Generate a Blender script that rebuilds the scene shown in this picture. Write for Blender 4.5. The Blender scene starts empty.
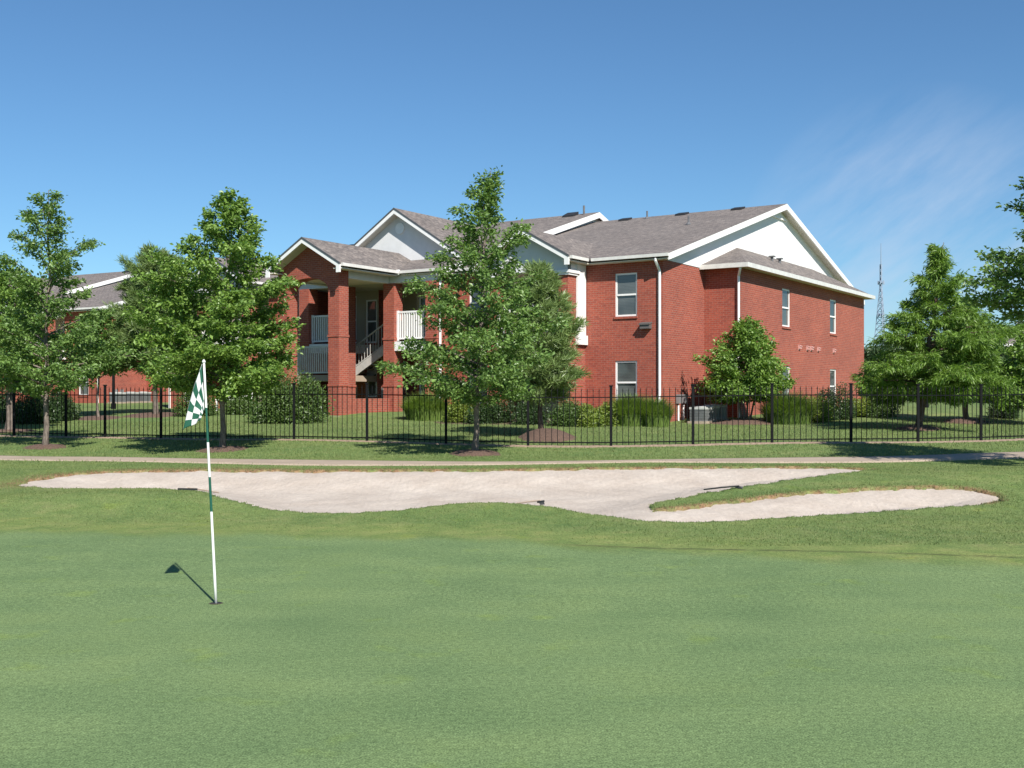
import bpy, math, random
import numpy as np
from mathutils import Vector, Matrix

# ------------------------------------------------------------------ basics
f, HZ, CZ = 1120.0, 394.0, 1.83            # focal length in px, horizon row, eye height
sc = bpy.context.scene
col = sc.collection
def lin(r, g, b):
    c = lambda v: ((v/255+.055)/1.055)**2.4 if v > 10 else v/255/12.92
    return (c(r), c(g), c(b), 1)
def sstep(a, b, x):
    t = np.clip((np.asarray(x, float)-a)/(b-a), 0, 1); return t*t*(3-2*t)
def tag(o, label=None, cat=None, group=None, kind=None):
    if label: o['label'] = label
    if cat: o['category'] = cat
    if group: o['group'] = group
    if kind: o['kind'] = kind
    return o
def empty(name, loc=(0, 0, 0), rz=0):
    o = bpy.data.objects.new(name, None); col.objects.link(o)
    o.location = loc; o.rotation_euler = (0, 0, rz); o.empty_display_size = .3
    return o
def children(o): return [c for c in bpy.data.objects if c.parent == o]
def copy_tree(o, parent=None):
    kids = children(o)
    c = o.copy(); col.objects.link(c)
    if parent: c.parent = parent
    for k in kids: copy_tree(k, c)
    return c

# ------------------------------------------------------------------ materials
def mat(name):
    m = bpy.data.materials.new(name); m.use_nodes = True
    nt = m.node_tree; b = nt.nodes['Principled BSDF']
    return m, nt, b
def N(nt, t, **kw):
    n = nt.nodes.new(t)
    for k, v in kw.items(): setattr(n, k, v)
    return n
def ramp(nt, fac, stops):
    r = N(nt, 'ShaderNodeValToRGB'); e = r.color_ramp.elements
    while len(e) < len(stops): e.new(.5)
    for i, (p, c) in enumerate(stops):
        e[i].position = p; e[i].color = c if len(c) == 4 else (*c, 1)
    nt.links.new(fac, r.inputs[0]); return r.outputs[0]
def noise(nt, vec, scale, detail=3, rough=.55):
    n = N(nt, 'ShaderNodeTexNoise'); n.inputs['Scale'].default_value = scale
    n.inputs['Detail'].default_value = detail; n.inputs['Roughness'].default_value = rough
    if vec is not None: nt.links.new(vec, n.inputs['Vector'])
    return n.outputs[0]
def mix(nt, fac, a, b, mode='MIX'):
    m = N(nt, 'ShaderNodeMix', data_type='RGBA', blend_type=mode)
    for i, v in ((0, fac), (6, a), (7, b)):
        if isinstance(v, (int, float)): m.inputs[i].default_value = v
        elif isinstance(v, tuple): m.inputs[i].default_value = v if len(v) == 4 else (*v, 1)
        else: nt.links.new(v, m.inputs[i])
    return m.outputs[2]
def math_(nt, op, a, b=0.0):
    m = N(nt, 'ShaderNodeMath', operation=op)
    for i, v in ((0, a), (1, b)):
        if isinstance(v, (int, float)): m.inputs[i].default_value = v
        else: nt.links.new(v, m.inputs[i])
    return m.outputs[0]
def bump(nt, b, h, strength=.3, dist=.02):
    n = N(nt, 'ShaderNodeBump'); n.inputs['Strength'].default_value = strength
    n.inputs['Distance'].default_value = dist
    nt.links.new(h, n.inputs['Height']); nt.links.new(n.outputs[0], b.inputs['Normal'])
def attr(nt, name, out='Fac'):
    a = N(nt, 'ShaderNodeAttribute'); a.attribute_name = name; return a.outputs[out]
def objco(nt): return N(nt, 'ShaderNodeTexCoord').outputs['Object']
def uvco(nt): return N(nt, 'ShaderNodeTexCoord').outputs['UV']

def plain(name, c, rough=.6, var=.15, scale=6, metal=0, bstr=.0):
    m, nt, b = mat(name)
    n = noise(nt, objco(nt), scale, 4)
    lo = tuple(v*(1-var) for v in c[:3]); hi = tuple(min(1, v*(1+var)) for v in c[:3])
    nt.links.new(ramp(nt, n, [(.3, lo), (.7, hi)]), b.inputs['Base Color'])
    b.inputs['Roughness'].default_value = rough; b.inputs['Metallic'].default_value = metal
    if bstr: bump(nt, b, noise(nt, objco(nt), scale*8, 3), bstr, .01)
    return m

M = {}
def brick_mat(name, c1, c2, mortar):
    m, nt, b = mat(name); uv = uvco(nt)
    t = N(nt, 'ShaderNodeTexBrick'); t.offset = .5
    t.inputs['Scale'].default_value = 1; t.inputs['Brick Width'].default_value = .215
    t.inputs['Row Height'].default_value = .075; t.inputs['Mortar Size'].default_value = .006
    t.inputs['Mortar Smooth'].default_value = .3; t.inputs['Bias'].default_value = -.1
    t.inputs['Color1'].default_value = c1; t.inputs['Color2'].default_value = c2; t.inputs['Mortar'].default_value = mortar
    nt.links.new(uv, t.inputs['Vector'])
    big = noise(nt, uv, .7, 4); fine = noise(nt, uv, 9, 3)
    c = mix(nt, .55, t.outputs[0], ramp(nt, big, [(.3, (.72, .72, .75)), (.7, (1.1, 1.06, 1.02))]), 'MULTIPLY')
    c = mix(nt, .5, c, ramp(nt, fine, [(.3, (.7, .68, .68)), (.7, (1.2, 1.2, 1.2))]), 'MULTIPLY')
    nt.links.new(c, b.inputs['Base Color']); b.inputs['Roughness'].default_value = .85
    inv = math_(nt, 'SUBTRACT', 1.0, t.outputs[1])
    bump(nt, b, inv, .6, .008)
    return m
M['brick'] = brick_mat('red_brick', (.34, .077, .044, 1), (.26, .056, .035, 1), (.34, .20, .155, 1))
M['dark_brick'] = brick_mat('brown_brick', (.12, .06, .045, 1), (.08, .045, .035, 1), (.2, .17, .15, 1))
def shingle():
    m, nt, b = mat('asphalt_shingle'); uv = uvco(nt)
    t = N(nt, 'ShaderNodeTexBrick'); t.offset = .5; t.offset_frequency = 2
    t.inputs['Scale'].default_value = 1; t.inputs['Brick Width'].default_value = .3
    t.inputs['Row Height'].default_value = .14; t.inputs['Mortar Size'].default_value = .012
    t.inputs['Color1'].default_value = (.215, .186, .168, 1); t.inputs['Color2'].default_value = (.143, .126, .117, 1)
    t.inputs['Mortar'].default_value = (.11, .092, .084, 1); t.inputs['Bias'].default_value = 0
    nt.links.new(uv, t.inputs['Vector'])
    fine = noise(nt, uv, 5.5, 3, .7); big = noise(nt, uv, .5, 4)
    c = mix(nt, .95, t.outputs[0], ramp(nt, fine, [(.3, (.5, .5, .52)), (.7, (1.42, 1.4, 1.37))]), 'MULTIPLY')
    c = mix(nt, .6, c, ramp(nt, big, [(.35, (.82, .8, .8)), (.65, (1.1, 1.1, 1.1))]), 'MULTIPLY')
    nt.links.new(c, b.inputs['Base Color']); b.inputs['Roughness'].default_value = .92
    bump(nt, b, math_(nt, 'SUBTRACT', 1.0, t.outputs[1]), .5, .01)
    return m
M['roof'] = shingle()
def siding(name, c, pitch=.16):
    m, nt, b = mat(name); uv = uvco(nt)
    s = N(nt, 'ShaderNodeSeparateXYZ'); nt.links.new(uv, s.inputs[0])
    w = math_(nt, 'FRACT', math_(nt, 'DIVIDE', s.outputs[1], pitch))
    n = noise(nt, uv, 1.3, 4)
    nt.links.new(mix(nt, .5, c, ramp(nt, n, [(.3, (.86, .86, .86)), (.7, (1.04, 1.04, 1.04))]), 'MULTIPLY'), b.inputs['Base Color'])
    b.inputs['Roughness'].default_value = .55
    bump(nt, b, math_(nt, 'SUBTRACT', 1.0, w), .35, .012)
    return m
M['siding'] = siding('white_lap_siding', (.74, .73, .71, 1))
M['stucco'] = plain('white_stucco', (.62, .62, .62), .85, .05, 3, bstr=.2)
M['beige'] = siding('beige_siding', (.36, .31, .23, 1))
M['white'] = plain('white_trim', (.76, .75, .73), .45, .05, 4)
M['gutter'] = plain('gutter_metal', (.60, .585, .55), .4, .1, 5)
M['soffit'] = plain('soffit', (.58, .54, .46), .7, .08, 3)
M['edge_shade'] = plain('roof_edge_shade', (.07, .075, .08), .5, .1)  # shade on the roof edge put into a near black colour
M['black'] = plain('black_iron', (.004, .0047, .0055), .65, .3, 20); M['black'].node_tree.nodes['Principled BSDF'].inputs['Specular IOR Level'].default_value = .15
M['vent'] = plain('vent_black', (.02, .02, .022), .6, .2)
M['pipe'] = plain('vent_pipe', (.12, .12, .125), .5, .2)
M['dryer'] = plain('dryer_vent', (.55, .30, .27), .6, .1)
M['concrete'] = plain('concrete', (.33, .262, .20), .9, .12, 1.3, bstr=.3)
M['ac'] = plain('ac_grey', (.15, .155, .155), .5, .2, 8)
M['actop'] = plain('ac_top', (.45, .45, .43), .5, .1, 8)
M['meter'] = plain('meter_grey', (.20, .20, .20), .5, .1); M['door'] = plain('door_paint', (.05, .07, .075), .45, .1)
M['lamp'] = plain('lamp_bronze', (.11, .10, .095), .5, .15)
def glass():
    m, nt, b = mat('window_glass'); uv = uvco(nt)
    s = N(nt, 'ShaderNodeSeparateXYZ'); nt.links.new(uv, s.inputs[0])
    bl = math_(nt, 'FRACT', math_(nt, 'DIVIDE', s.outputs[1], .05))
    n = noise(nt, uv, .8, 2)
    c = mix(nt, ramp(nt, bl, [(.12, (0, 0, 0)), (.25, (1, 1, 1))]), (.05, .055, .055), (.13, .14, .135))
    c = mix(nt, ramp(nt, n, [(.4, (0, 0, 0)), (.6, (.7, .7, .7))]), c, (.035, .04, .045))
    oi = N(nt, 'ShaderNodeObjectInfo').outputs['Random']
    c = mix(nt, math_(nt, 'MULTIPLY', oi, .85), c, (.03, .038, .036))
    nt.links.new(c, b.inputs['Base Color'])
    b.inputs['Roughness'].default_value = .04; b.inputs['Specular IOR Level'].default_value = .9
    bump(nt, b, noise(nt, uv, 1.6, 1), .05, .03)
    return m
M['glass'] = glass(); M['stair'] = plain('stair_paint', (.46, .44, .41), .5, .1)

def leaf_mat(name, ca, cb, trans=.34, rough=.42):
    m, nt, b = mat(name)
    v = attr(nt, 'var')
    cc = ramp(nt, v, [(0, ca), (1, cb)])
    nt.links.new(cc, b.inputs['Base Color']); b.inputs['Roughness'].default_value = rough
    b.inputs['Specular IOR Level'].default_value = .5
    tr = N(nt, 'ShaderNodeBsdfTranslucent')
    nt.links.new(mix(nt, 1.0, cc, (1.25, 1.3, .55), 'MULTIPLY'), tr.inputs[0])
    ms = N(nt, 'ShaderNodeMixShader'); ms.inputs[0].default_value = trans
    nt.links.new(b.outputs[0], ms.inputs[1]); nt.links.new(tr.outputs[0], ms.inputs[2])
    nt.links.new(ms.outputs[0], nt.nodes['Material Output'].inputs[0])
    return m
M['oak'] = leaf_mat('oak_leaf', (.066, .138, .032), (.225, .345, .092))
M['oak2'] = leaf_mat('oak_leaf_bright', (.078, .162, .027), (.262, .39, .085))
M['pine'] = leaf_mat('pine_needle', (.080, .132, .034), (.21, .29, .095), .22)
M['cypress'] = leaf_mat('cypress_needle', (.098, .182, .028), (.235, .365, .072), .32)
M['shrub'] = leaf_mat('shrub_leaf', (.050, .098, .024), (.14, .215, .055))
M['shrub_dark'] = leaf_mat('dark_shrub_leaf', (.026, .056, .020), (.072, .125, .038))
M['shrub_lime'] = leaf_mat('lime_shrub_leaf', (.090, .150, .022), (.27, .33, .06))
M['blade'] = leaf_mat('ornamental_grass_blade', (.095, .160, .034), (.22, .31, .080))
M['far'] = leaf_mat('far_leaf', (.026, .052, .020), (.070, .115, .036), .15)

def bark(name, a, b_):
    m, nt, b = mat(name); oc = objco(nt)
    mp = N(nt, 'ShaderNodeMapping'); mp.inputs['Scale'].default_value = (9, 9, 2.2)
    nt.links.new(oc, mp.inputs[0])
    n = noise(nt, mp.outputs[0], 3, 5, .65); big = noise(nt, oc, 2.2, 2)
    c = ramp(nt, n, [(.32, a), (.66, b_)])
    c = mix(nt, .8, c, ramp(nt, big, [(.35, (.6, .6, .6)), (.65, (1.15, 1.15, 1.15))]), 'MULTIPLY')
    nt.links.new(c, b.inputs['Base Color']); b.inputs['Roughness'].default_value = .9
    bump(nt, b, n, .8, .02); return m
M['bark'] = bark('grey_bark', (.07, .055, .045), (.26, .21, .175))
M['bark_red'] = bark('brown_bark', (.055, .034, .025), (.19, .125, .095))

# ------------------------------------------------------------------ mesh builder
class MB:
    def __init__(s): s.v = []; s.f = []
    def poly(s, *p):
        i = len(s.v); s.v += [tuple(q) for q in p]; s.f.append(tuple(range(i, i+len(p)))); return s
    def box(s, x0, x1, y0, y1, z0, z1):
        x0, x1 = min(x0, x1), max(x0, x1); y0, y1 = min(y0, y1), max(y0, y1)
        i = len(s.v)
        s.v += [(x0, y0, z0), (x1, y0, z0), (x1, y1, z0), (x0, y1, z0), (x0, y0, z1), (x1, y0, z1), (x1, y1, z1), (x0, y1, z1)]
        s.f += [tuple(i+k for k in q) for q in ((3, 2, 1, 0), (4, 5, 6, 7), (0, 1, 5, 4), (1, 2, 6, 5), (2, 3, 7, 6), (3, 0, 4, 7))]
        return s
    def bar(s, p, q, w, h, up=(0, 0, 1)):              # rectangular bar from p to q
        p = Vector(p); q = Vector(q); d = (q-p).normalized(); u = Vector(up)
        sd = d.cross(u).normalized(); uu = sd.cross(d).normalized()
        i = len(s.v)
        for c in (p, q):
            for a, b in ((-1, -1), (1, -1), (1, 1), (-1, 1)): s.v.append(tuple(c+sd*(a*w/2)+uu*(b*h/2)))
        s.f += [tuple(i+k for k in t) for t in ((0, 1, 2, 3), (7, 6, 5, 4), (0, 4, 5, 1), (1, 5, 6, 2), (2, 6, 7, 3), (3, 7, 4, 0))]
        return s
    def tube(s, pts, rad, n=7, cap=True):
        pts = [Vector(p) for p in pts]; i0 = len(s.v)
        ref = Vector((0, 0, 1)) if abs((pts[-1]-pts[0]).normalized().z) < .9 else Vector((1, 0, 0))
        for k, p in enumerate(pts):
            d = (pts[min(k+1, len(pts)-1)]-pts[max(k-1, 0)]).normalized()
            a = d.cross(ref).normalized(); b = d.cross(a)
            r = rad[k] if hasattr(rad, '__len__') else rad
            for j in range(n):
                t = 2*math.pi*j/n; s.v.append(tuple(p+a*(math.cos(t)*r)+b*(math.sin(t)*r)))
        for k in range(len(pts)-1):
            for j in range(n):
                s.f.append((i0+k*n+j, i0+k*n+(j+1) % n, i0+(k+1)*n+(j+1) % n, i0+(k+1)*n+j))
        if cap:
            s.f.append(tuple(i0+j for j in range(n))[::-1]); e = i0+(len(pts)-1)*n
            s.f.append(tuple(e+j for j in range(n)))
        return s
    def slab(s, pts, t):                                # polygon given an offset thickness downwards
        n = len(pts); i = len(s.v)
        s.v += [tuple(p) for p in pts]+[(p[0], p[1], p[2]-t) for p in pts]
        s.f.append(tuple(range(i, i+n))); s.f.append(tuple(range(i+2*n-1, i+n-1, -1)))
        for k in range(n): s.f.append((i+k, i+n+k, i+n+(k+1) % n, i+(k+1) % n))
        return s
    def build(s, name, m, parent=None, smooth=False):
        me = bpy.data.meshes.new(name); me.from_pydata(s.v, [], s.f); me.materials.append(m)
        uvl = me.uv_layers.new(name='UVMap')
        for p in me.polygons:
            n = p.normal; ax, ay, az = abs(n.x), abs(n.y), abs(n.z)
            for li in p.loop_indices:
                c = me.vertices[me.loops[li].vertex_index].co
                if az > max(ax, ay)*.5+.3 or az > .8: uv = (c.x, c.y*1.04) if ay >= ax else (c.y, c.x*1.15)
                elif ax > ay: uv = (c.y, c.z)
                else: uv = (c.x, c.z)
                uvl.data[li].uv = uv
            p.use_smooth = smooth
        o = bpy.data.objects.new(name, me); col.objects.link(o)
        if parent: o.parent = parent
        return o

def np_mesh(name, V, F, m, parent=None, attrs=None, smooth=False):
    V = np.asarray(V, np.float32); F = np.asarray(F, np.int32); k = F.shape[1]
    me = bpy.data.meshes.new(name)
    me.vertices.add(len(V)); me.vertices.foreach_set('co', V.ravel())
    me.loops.add(F.size); me.loops.foreach_set('vertex_index', F.ravel())
    me.polygons.add(len(F)); me.polygons.foreach_set('loop_start', np.arange(0, F.size, k, dtype=np.int32))
    me.polygons.foreach_set('loop_total', np.full(len(F), k, np.int32))
    me.polygons.foreach_set('use_smooth', np.full(len(F), smooth))
    me.update(calc_edges=True); me.materials.append(m)
    for n, a in (attrs or {}).items():
        at = me.attributes.new(n, 'FLOAT', 'POINT'); at.data.foreach_set('value', np.asarray(a, np.float32))
    o = bpy.data.objects.new(name, me); col.objects.link(o)
    if parent: o.parent = parent
    return o

# ------------------------------------------------------------------ terrain
_Y = np.arange(-80, 2000, .1)
_n = [(-80, 0), (14.8, 0), (17, .02), (19, .11), (21.5, .33), (23.5, .42), (25.2, .5), (27, .6), (31, .69), (38, .84), (42, 1.1),
      (47, 1.17), (55, 1.25), (65, 1.30), (100, 1.33), (160, 1.42), (2000, 1.5)]
_z = np.interp(_Y, [a for a, _ in _n], [b for _, b in _n])
_k = np.hanning(21); _k /= _k.sum(); _z = np.convolve(np.pad(_z, 10, mode='edge'), _k, 'valid')
def g(x, y):
    x = np.asarray(x, float); y = np.asarray(y, float)
    t = x/np.maximum(y, 6)
    sh = 3.2*sstep(.12, .42, -t)*sstep(19, 27, y)*(1-sstep(45, 70, y))
    z = np.interp(y-sh, _Y, _z)
    z = z+.20*np.exp(-((x-9.6)/3.8)**2-((y-20.2)/1.5)**2)
    z = z+.20*np.exp(-((x+6.2)/2.4)**2-((y-18.0)/1.1)**2)
    z = z+.10*np.exp(-((x+.45)/1.1)**2-((y-17.1)/.8)**2)
    z = z+.025*np.sin(x*.55+1)*np.sin(y*.4)*sstep(8, 14, y)
    return z
def gz(x, y): return float(g(x, y))
def at(px, Y): return (px-512)/f*Y
_R = np.arange(4, 160, .02)
def pix(px, py):
    x = (px-512)/f*_R; z = CZ+(HZ-py)/f*_R
    i = int(np.argmax(z <= g(x, _R)))
    return float(x[i]), float(_R[i])

def catmull(P, n=6, closed=True):
    P = np.array(P, float); out = []
    m = len(P)
    for i in range(m if closed else m-1):
        a, b, c, d = (P[(i+k) % m] if closed else P[min(max(i+k, 0), m-1)] for k in (-1, 0, 1, 2))
        for t in np.linspace(0, 1, n, endpoint=False):
            out.append(.5*((2*b)+(c-a)*t+(2*a-5*b+4*c-d)*t*t+(3*b-a-3*c+d)*t**3))
    if not closed: out.append(P[-1])
    return np.array(out)
back = [(20, 484.5), (56, 476), (110, 472), (200, 470.5), (300, 471), (400, 470.5), (500, 470), (600, 468.5), (700, 467.3), (800, 467.2), (858, 468.6), (872, 470)]
tong_up = [(825, 475.5), (760, 484.5), (720, 491), (690, 496.5), (662, 502), (650, 506.5)]
tong_lo = [(656, 511), (690, 507.5), (740, 501), (780, 496), (830, 491.5), (880, 489), (930, 487.8), (970, 489.5), (997, 496)]
front = [(1000, 501), (985, 505), (930, 508.5), (860, 513.5), (800, 517), (740, 521), (690, 523), (650, 521.3), (610, 517), (560, 509),
         (510, 503.8), (470, 503.5), (430, 507), (390, 511.5), (350, 513.5), (300, 512.5), (265, 509), (240, 502), (215, 496), (190, 491),
         (150, 488.8), (100, 489), (60, 488.8), (36, 487.5)]
W = lambda L: [pix(*p) for p in L]
POLY = catmull(W(back+tong_up+tong_lo+front), 6)
_rr = random.Random(5)
BROWN = [np.array(W(back)), np.array(W(tong_lo+front[:2]))]
def seg_dist(P, x, y, closed=True):
    x = x.ravel(); y = y.ravel(); d = np.full(x.shape, 1e9); ins = np.zeros(x.shape, bool)
    m = len(P)
    for i in range(m if closed else m-1):
        ax, ay = P[i]; bx, by = P[(i+1) % m]; dx, dy = bx-ax, by-ay; L = dx*dx+dy*dy+1e-12
        t = np.clip(((x-ax)*dx+(y-ay)*dy)/L, 0, 1)
        d = np.minimum(d, (x-ax-t*dx)**2+(y-ay-t*dy)**2)
        if closed and ay != by:
            c = ((ay > y) != (by > y)) & (x < (bx-ax)*(y-ay)/(by-ay)+ax); ins ^= c
    d = np.sqrt(d)
    return np.where(ins, d, -d) if closed else d
def near_bunker(x, y): return (x > -10.5) & (x < 9.5) & (y > 15) & (y < 24)
def bunker_sd(x, y):
    x = np.asarray(x, float); y = np.asarray(y, float); o = np.full(x.shape, -9.0); k = near_bunker(x, y)
    o[k] = seg_dist(POLY, x[k], y[k])
    # ragged edge
    w = .04*np.sin(x*7.1+y*3)*np.sin(x*2.3)+.03*np.sin(x*17+y*11)+.03*np.sin(x*29-y*23)*np.sin(x*5)
    return o+np.where(o > -3, w, 0)
def brown_d(x, y):
    x = np.asarray(x, float); y = np.asarray(y, float); o = np.full(x.shape, 9.0); k = near_bunker(x, y)
    if k.any(): o[k] = np.minimum(seg_dist(BROWN[0], x[k], y[k], False), seg_dist(BROWN[1], x[k], y[k], False))
    return o
def lip(x, y):                                            # raised turf lip round the grass tongue
    x = np.asarray(x, float); y = np.asarray(y, float); o = np.zeros(x.shape); k = near_bunker(x, y)
    if k.any(): o[k] = .012*np.exp(-(seg_dist(BROWN[1], x[k], y[k], False)/.45)**2)
    return o
# cart path, from its far and near edges
PATH = [(-260, 450, 455), (0, 456.3, 460.2), (100, 457.6, 461.4), (200, 459.4, 463.4), (300, 460.6, 465.6), (400, 461.8, 465.8), (512, 462.4, 464.8), (640, 460.6, 462.6),
        (700, 459.5, 462.8), (800, 458.2, 463.2), (900, 456.8, 462.2), (1024, 452.5, 458.5), (1250, 444.5, 451.5)]
PN = catmull([pix(a, c) for a, b, c in PATH], 10, False); PF = catmull([pix(a, b) for a, b, c in PATH], 10, False)
def path_y(x): return np.interp(x, PN[:, 0], PN[:, 1]), np.interp(x, PF[:, 0], PF[:, 1])
def green_edge(t): return np.interp(t, [-.8, -.46, -.3, 0, .1, .25, .46, .8], [14.2, 14.6, 14.4, 13.9, 13.1, 12.4, 11.6, 10.2])

xs = np.concatenate([-np.geomspace(10.6, 900, 60)[::-1], np.arange(-10.5, 9.55, .065), np.geomspace(9.6, 900, 60)])
ys = np.concatenate([np.arange(-60, 4, 4), np.arange(4, 11.8, .3), np.arange(11.8, 15.4, .07), np.arange(15.4, 23.4, .065), np.arange(23.45, 32, .2), np.arange(32.2, 70, .9), np.geomspace(71, 1900, 40)])
X, Yg = np.meshgrid(xs, ys); sd = bunker_sd(X, Yg)
G0 = g(X, Yg); TL = lip(X, Yg)
Zg = G0+TL*(sd < .1)-.6*sstep(0, .14, sd)+.015*np.exp(-((sd+.12)/.2)**2)*(sd < .1)
bd = brown_d(X, Yg)
rim = np.exp(-(bd/(.09+.45*np.exp(-((X+7.2)/3.2)**2)))**2)
grn = 1-sstep(-.3, .45, Yg-green_edge(X/np.maximum(Yg, 5))+.12*np.sin(X*2.3)+.1*np.sin(X*6.1+Yg*3))
frg = np.exp(-((Yg-green_edge(X/np.maximum(Yg, 5))-.9)/.7)**2)
LN = np.array([pix(*p) for p in ((500, 541), (560, 544.5), (662, 548.5), (780, 550.5), (862, 552), (940, 554.5), (1024, 558), (1200, 567))])
mow = np.exp(-((Yg-np.interp(X, LN[:, 0], LN[:, 1]))/.05)**2)*sstep(.2, 1.2, X)
nx, ny = len(xs), len(ys)
idx = np.arange(nx*ny).reshape(ny, nx)
F = np.stack([idx[:-1, :-1], idx[:-1, 1:], idx[1:, 1:], idx[1:, :-1]], -1).reshape(-1, 4)

def ground_mat():
    m, nt, b = mat('turf'); oc = objco(nt)
    big = noise(nt, oc, .35, 4); mid = noise(nt, oc, 2.2, 4, .6); fine = noise(nt, oc, 24, 3, .7); vf = noise(nt, oc, 90, 2, .7)
    mp = N(nt, 'ShaderNodeMapping'); mp.inputs['Scale'].default_value = (.5, 1.2, 1); nt.links.new(oc, mp.inputs[0])
    streak = noise(nt, mp.outputs[0], 1.1, 4)
    lawn = ramp(nt, mid, [(.3, (.104, .160, .054)), (.52, (.140, .193, .068)), (.72, (.185, .212, .088))])
    lawn = mix(nt, .85, lawn, ramp(nt, big, [(.35, (.78, .86, .8)), (.65, (1.12, 1.05, 1.05))]), 'MULTIPLY')
    grc = ramp(nt, streak, [(.3, (.124, .188, .083)), (.7, (.153, .220, .098))])
    grc = mix(nt, .5, grc, ramp(nt, big, [(.35, (.88, .9, .88)), (.65, (1.1, 1.06, 1.02))]), 'MULTIPLY')
    c = mix(nt, attr(nt, 'frg'), lawn, ramp(nt, mid, [(.35, (.135, .19, .058)), (.7, (.215, .24, .085))]))
    c = mix(nt, attr(nt, 'green'), c, grc)
    c = mix(nt, .8, c, ramp(nt, fine, [(.28, (.62, .64, .6)), (.72, (1.32, 1.3, 1.27))]), 'MULTIPLY')
    c = mix(nt, 1.0, c, ramp(nt, vf, [(.3, (.45, .48, .44)), (.7, (1.56, 1.53, 1.52))]), 'MULTIPLY')
    blot = noise(nt, oc, .8, 5, .6); spot = noise(nt, oc, 1.7, 3, .5)
    c = mix(nt, .38, c, ramp(nt, blot, [(.32, (.72, .78, .8)), (.5, (1, 1, 1)), (.68, (1.2, 1.12, 1.0))]), 'MULTIPLY')
    c = mix(nt, .5, c, ramp(nt, spot, [(.62, (1, 1, 1)), (.74, (1.25, 1.2, .7))]), 'MULTIPLY')
    c = mix(nt, math_(nt, 'MULTIPLY', attr(nt, 'mow'), ramp(nt, noise(nt, oc, 4, 3), [(.35, (.3, .3, .3)), (.6, (1, 1, 1))])), c, (.055, .060, .026))
    dry = ramp(nt, noise(nt, oc, 9, 4, .7), [(.3, (.10, .055, .034)), (.5, (.22, .135, .075)), (.7, (.29, .215, .115))])
    rm = math_(nt, 'MULTIPLY', attr(nt, 'rim'), ramp(nt, noise(nt, oc, 3.1, 4, .65), [(.35, (.15, .15, .15)), (.6, (1.2, 1.2, 1.2))]))
    c = mix(nt, rm, c, dry)
    nt.links.new(c, b.inputs['Base Color']); b.inputs['Roughness'].default_value = .95; b.inputs['Specular IOR Level'].default_value = .15
    hh = math_(nt, 'ADD', math_(nt, 'MULTIPLY', fine, .6), math_(nt, 'MULTIPLY', vf, .4))
    bump(nt, b, hh, .55, .02)
    return m
o = np_mesh('ground', np.stack([X, Yg, Zg], -1).reshape(-1, 3), F, ground_mat(), None,
            {'mow': mow.ravel(), 'green': grn.ravel(), 'rim': np.clip(rim, 0, 1).ravel(), 'frg': (frg*.8).ravel()}, True)
tag(o, 'rolling golf course lawn with a smooth putting green in front', None, None, 'structure')

# sand
def sand_z(x, y, s): 
    return g(x, y)-.028-.19*sstep(.03, 1.4, s)+.012*np.sin(x*5+np.sin(y*4)*1.5)*np.sin(y*6+x)+.006*np.sin(x*19)*np.sin(y*23)
xs2 = np.arange(-10, 9, .075); ys2 = np.arange(15.6, 23.6, .075); X2, Y2 = np.meshgrid(xs2, ys2); s2 = bunker_sd(X2, Y2)
Z2 = sand_z(X2, Y2, s2)
id2 = np.arange(X2.size).reshape(X2.shape)
F2 = np.stack([id2[:-1, :-1], id2[:-1, 1:], id2[1:, 1:], id2[1:, :-1]], -1).reshape(-1, 4)
ok = s2.ravel()[F2].max(1) > -.06; F2 = F2[ok]
u, inv = np.unique(F2, return_inverse=True)
def sand_mat():
    m, nt, b = mat('sand'); oc = objco(nt)
    n = noise(nt, oc, 1.2, 4); fn = noise(nt, oc, 60, 3, .7); md = noise(nt, oc, 11, 4, .65)
    c = ramp(nt, n, [(.3, (.415, .352, .30)), (.7, (.49, .43, .375))])
    c = mix(nt, .5, c, ramp(nt, fn, [(.3, (.78, .77, .75)), (.7, (1.12, 1.12, 1.12))]), 'MULTIPLY')
    c = mix(nt, .4, c, ramp(nt, md, [(.32, (.75, .73, .7)), (.6, (1.06, 1.06, 1.06))]), 'MULTIPLY')
    nt.links.new(c, b.inputs['Base Color']); b.inputs['Roughness'].default_value = .95
    wv = N(nt, 'ShaderNodeTexWave'); wv.inputs['Scale'].default_value = 3.4; wv.inputs['Distortion'].default_value = 5; wv.inputs['Detail'].default_value = 2; wv.inputs['Detail Scale'].default_value = .6
    nt.links.new(oc, wv.inputs[0])
    hh = math_(nt, 'ADD', math_(nt, 'ADD', md, math_(nt, 'MULTIPLY', fn, .5)), math_(nt, 'MULTIPLY', wv.outputs[1], .07))
    bump(nt, b, hh, .7, .03); return m
o = np_mesh('bunker_sand', np.stack([X2, Y2, Z2], -1).reshape(-1, 3)[u], inv.reshape(F2.shape), sand_mat(), None, None, True)
tag(o, 'pale raked sand of the golf bunker', None, None, 'structure')

# path
pv = []; pf = []
n_ = len(PN)
xx = np.linspace(PN[0, 0], PN[-1, 0], 160)
yn, yf = path_y(xx)
K = 9
for i in range(len(xx)):
    for k in range(K):
        y = yn[i]+(yf[i]-yn[i])*min(1, max(0, (k-.9)/(K-2.8)))+(-.03 if k == 0 else .03 if k == K-1 else 0); pv.append((xx[i], y, gz(xx[i], y)+(.022 if 0 < k < K-1 else -.03)))
for i in range(len(xx)-1):
    for k in range(K-1): pf.append((i*K+k, (i+1)*K+k, (i+1)*K+k+1, i*K+k+1))
o = np_mesh('cart_path', pv, pf, M['concrete'], None, None, True); tag(o, 'tan concrete cart path behind the bunker', None, None, 'structure')

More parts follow.
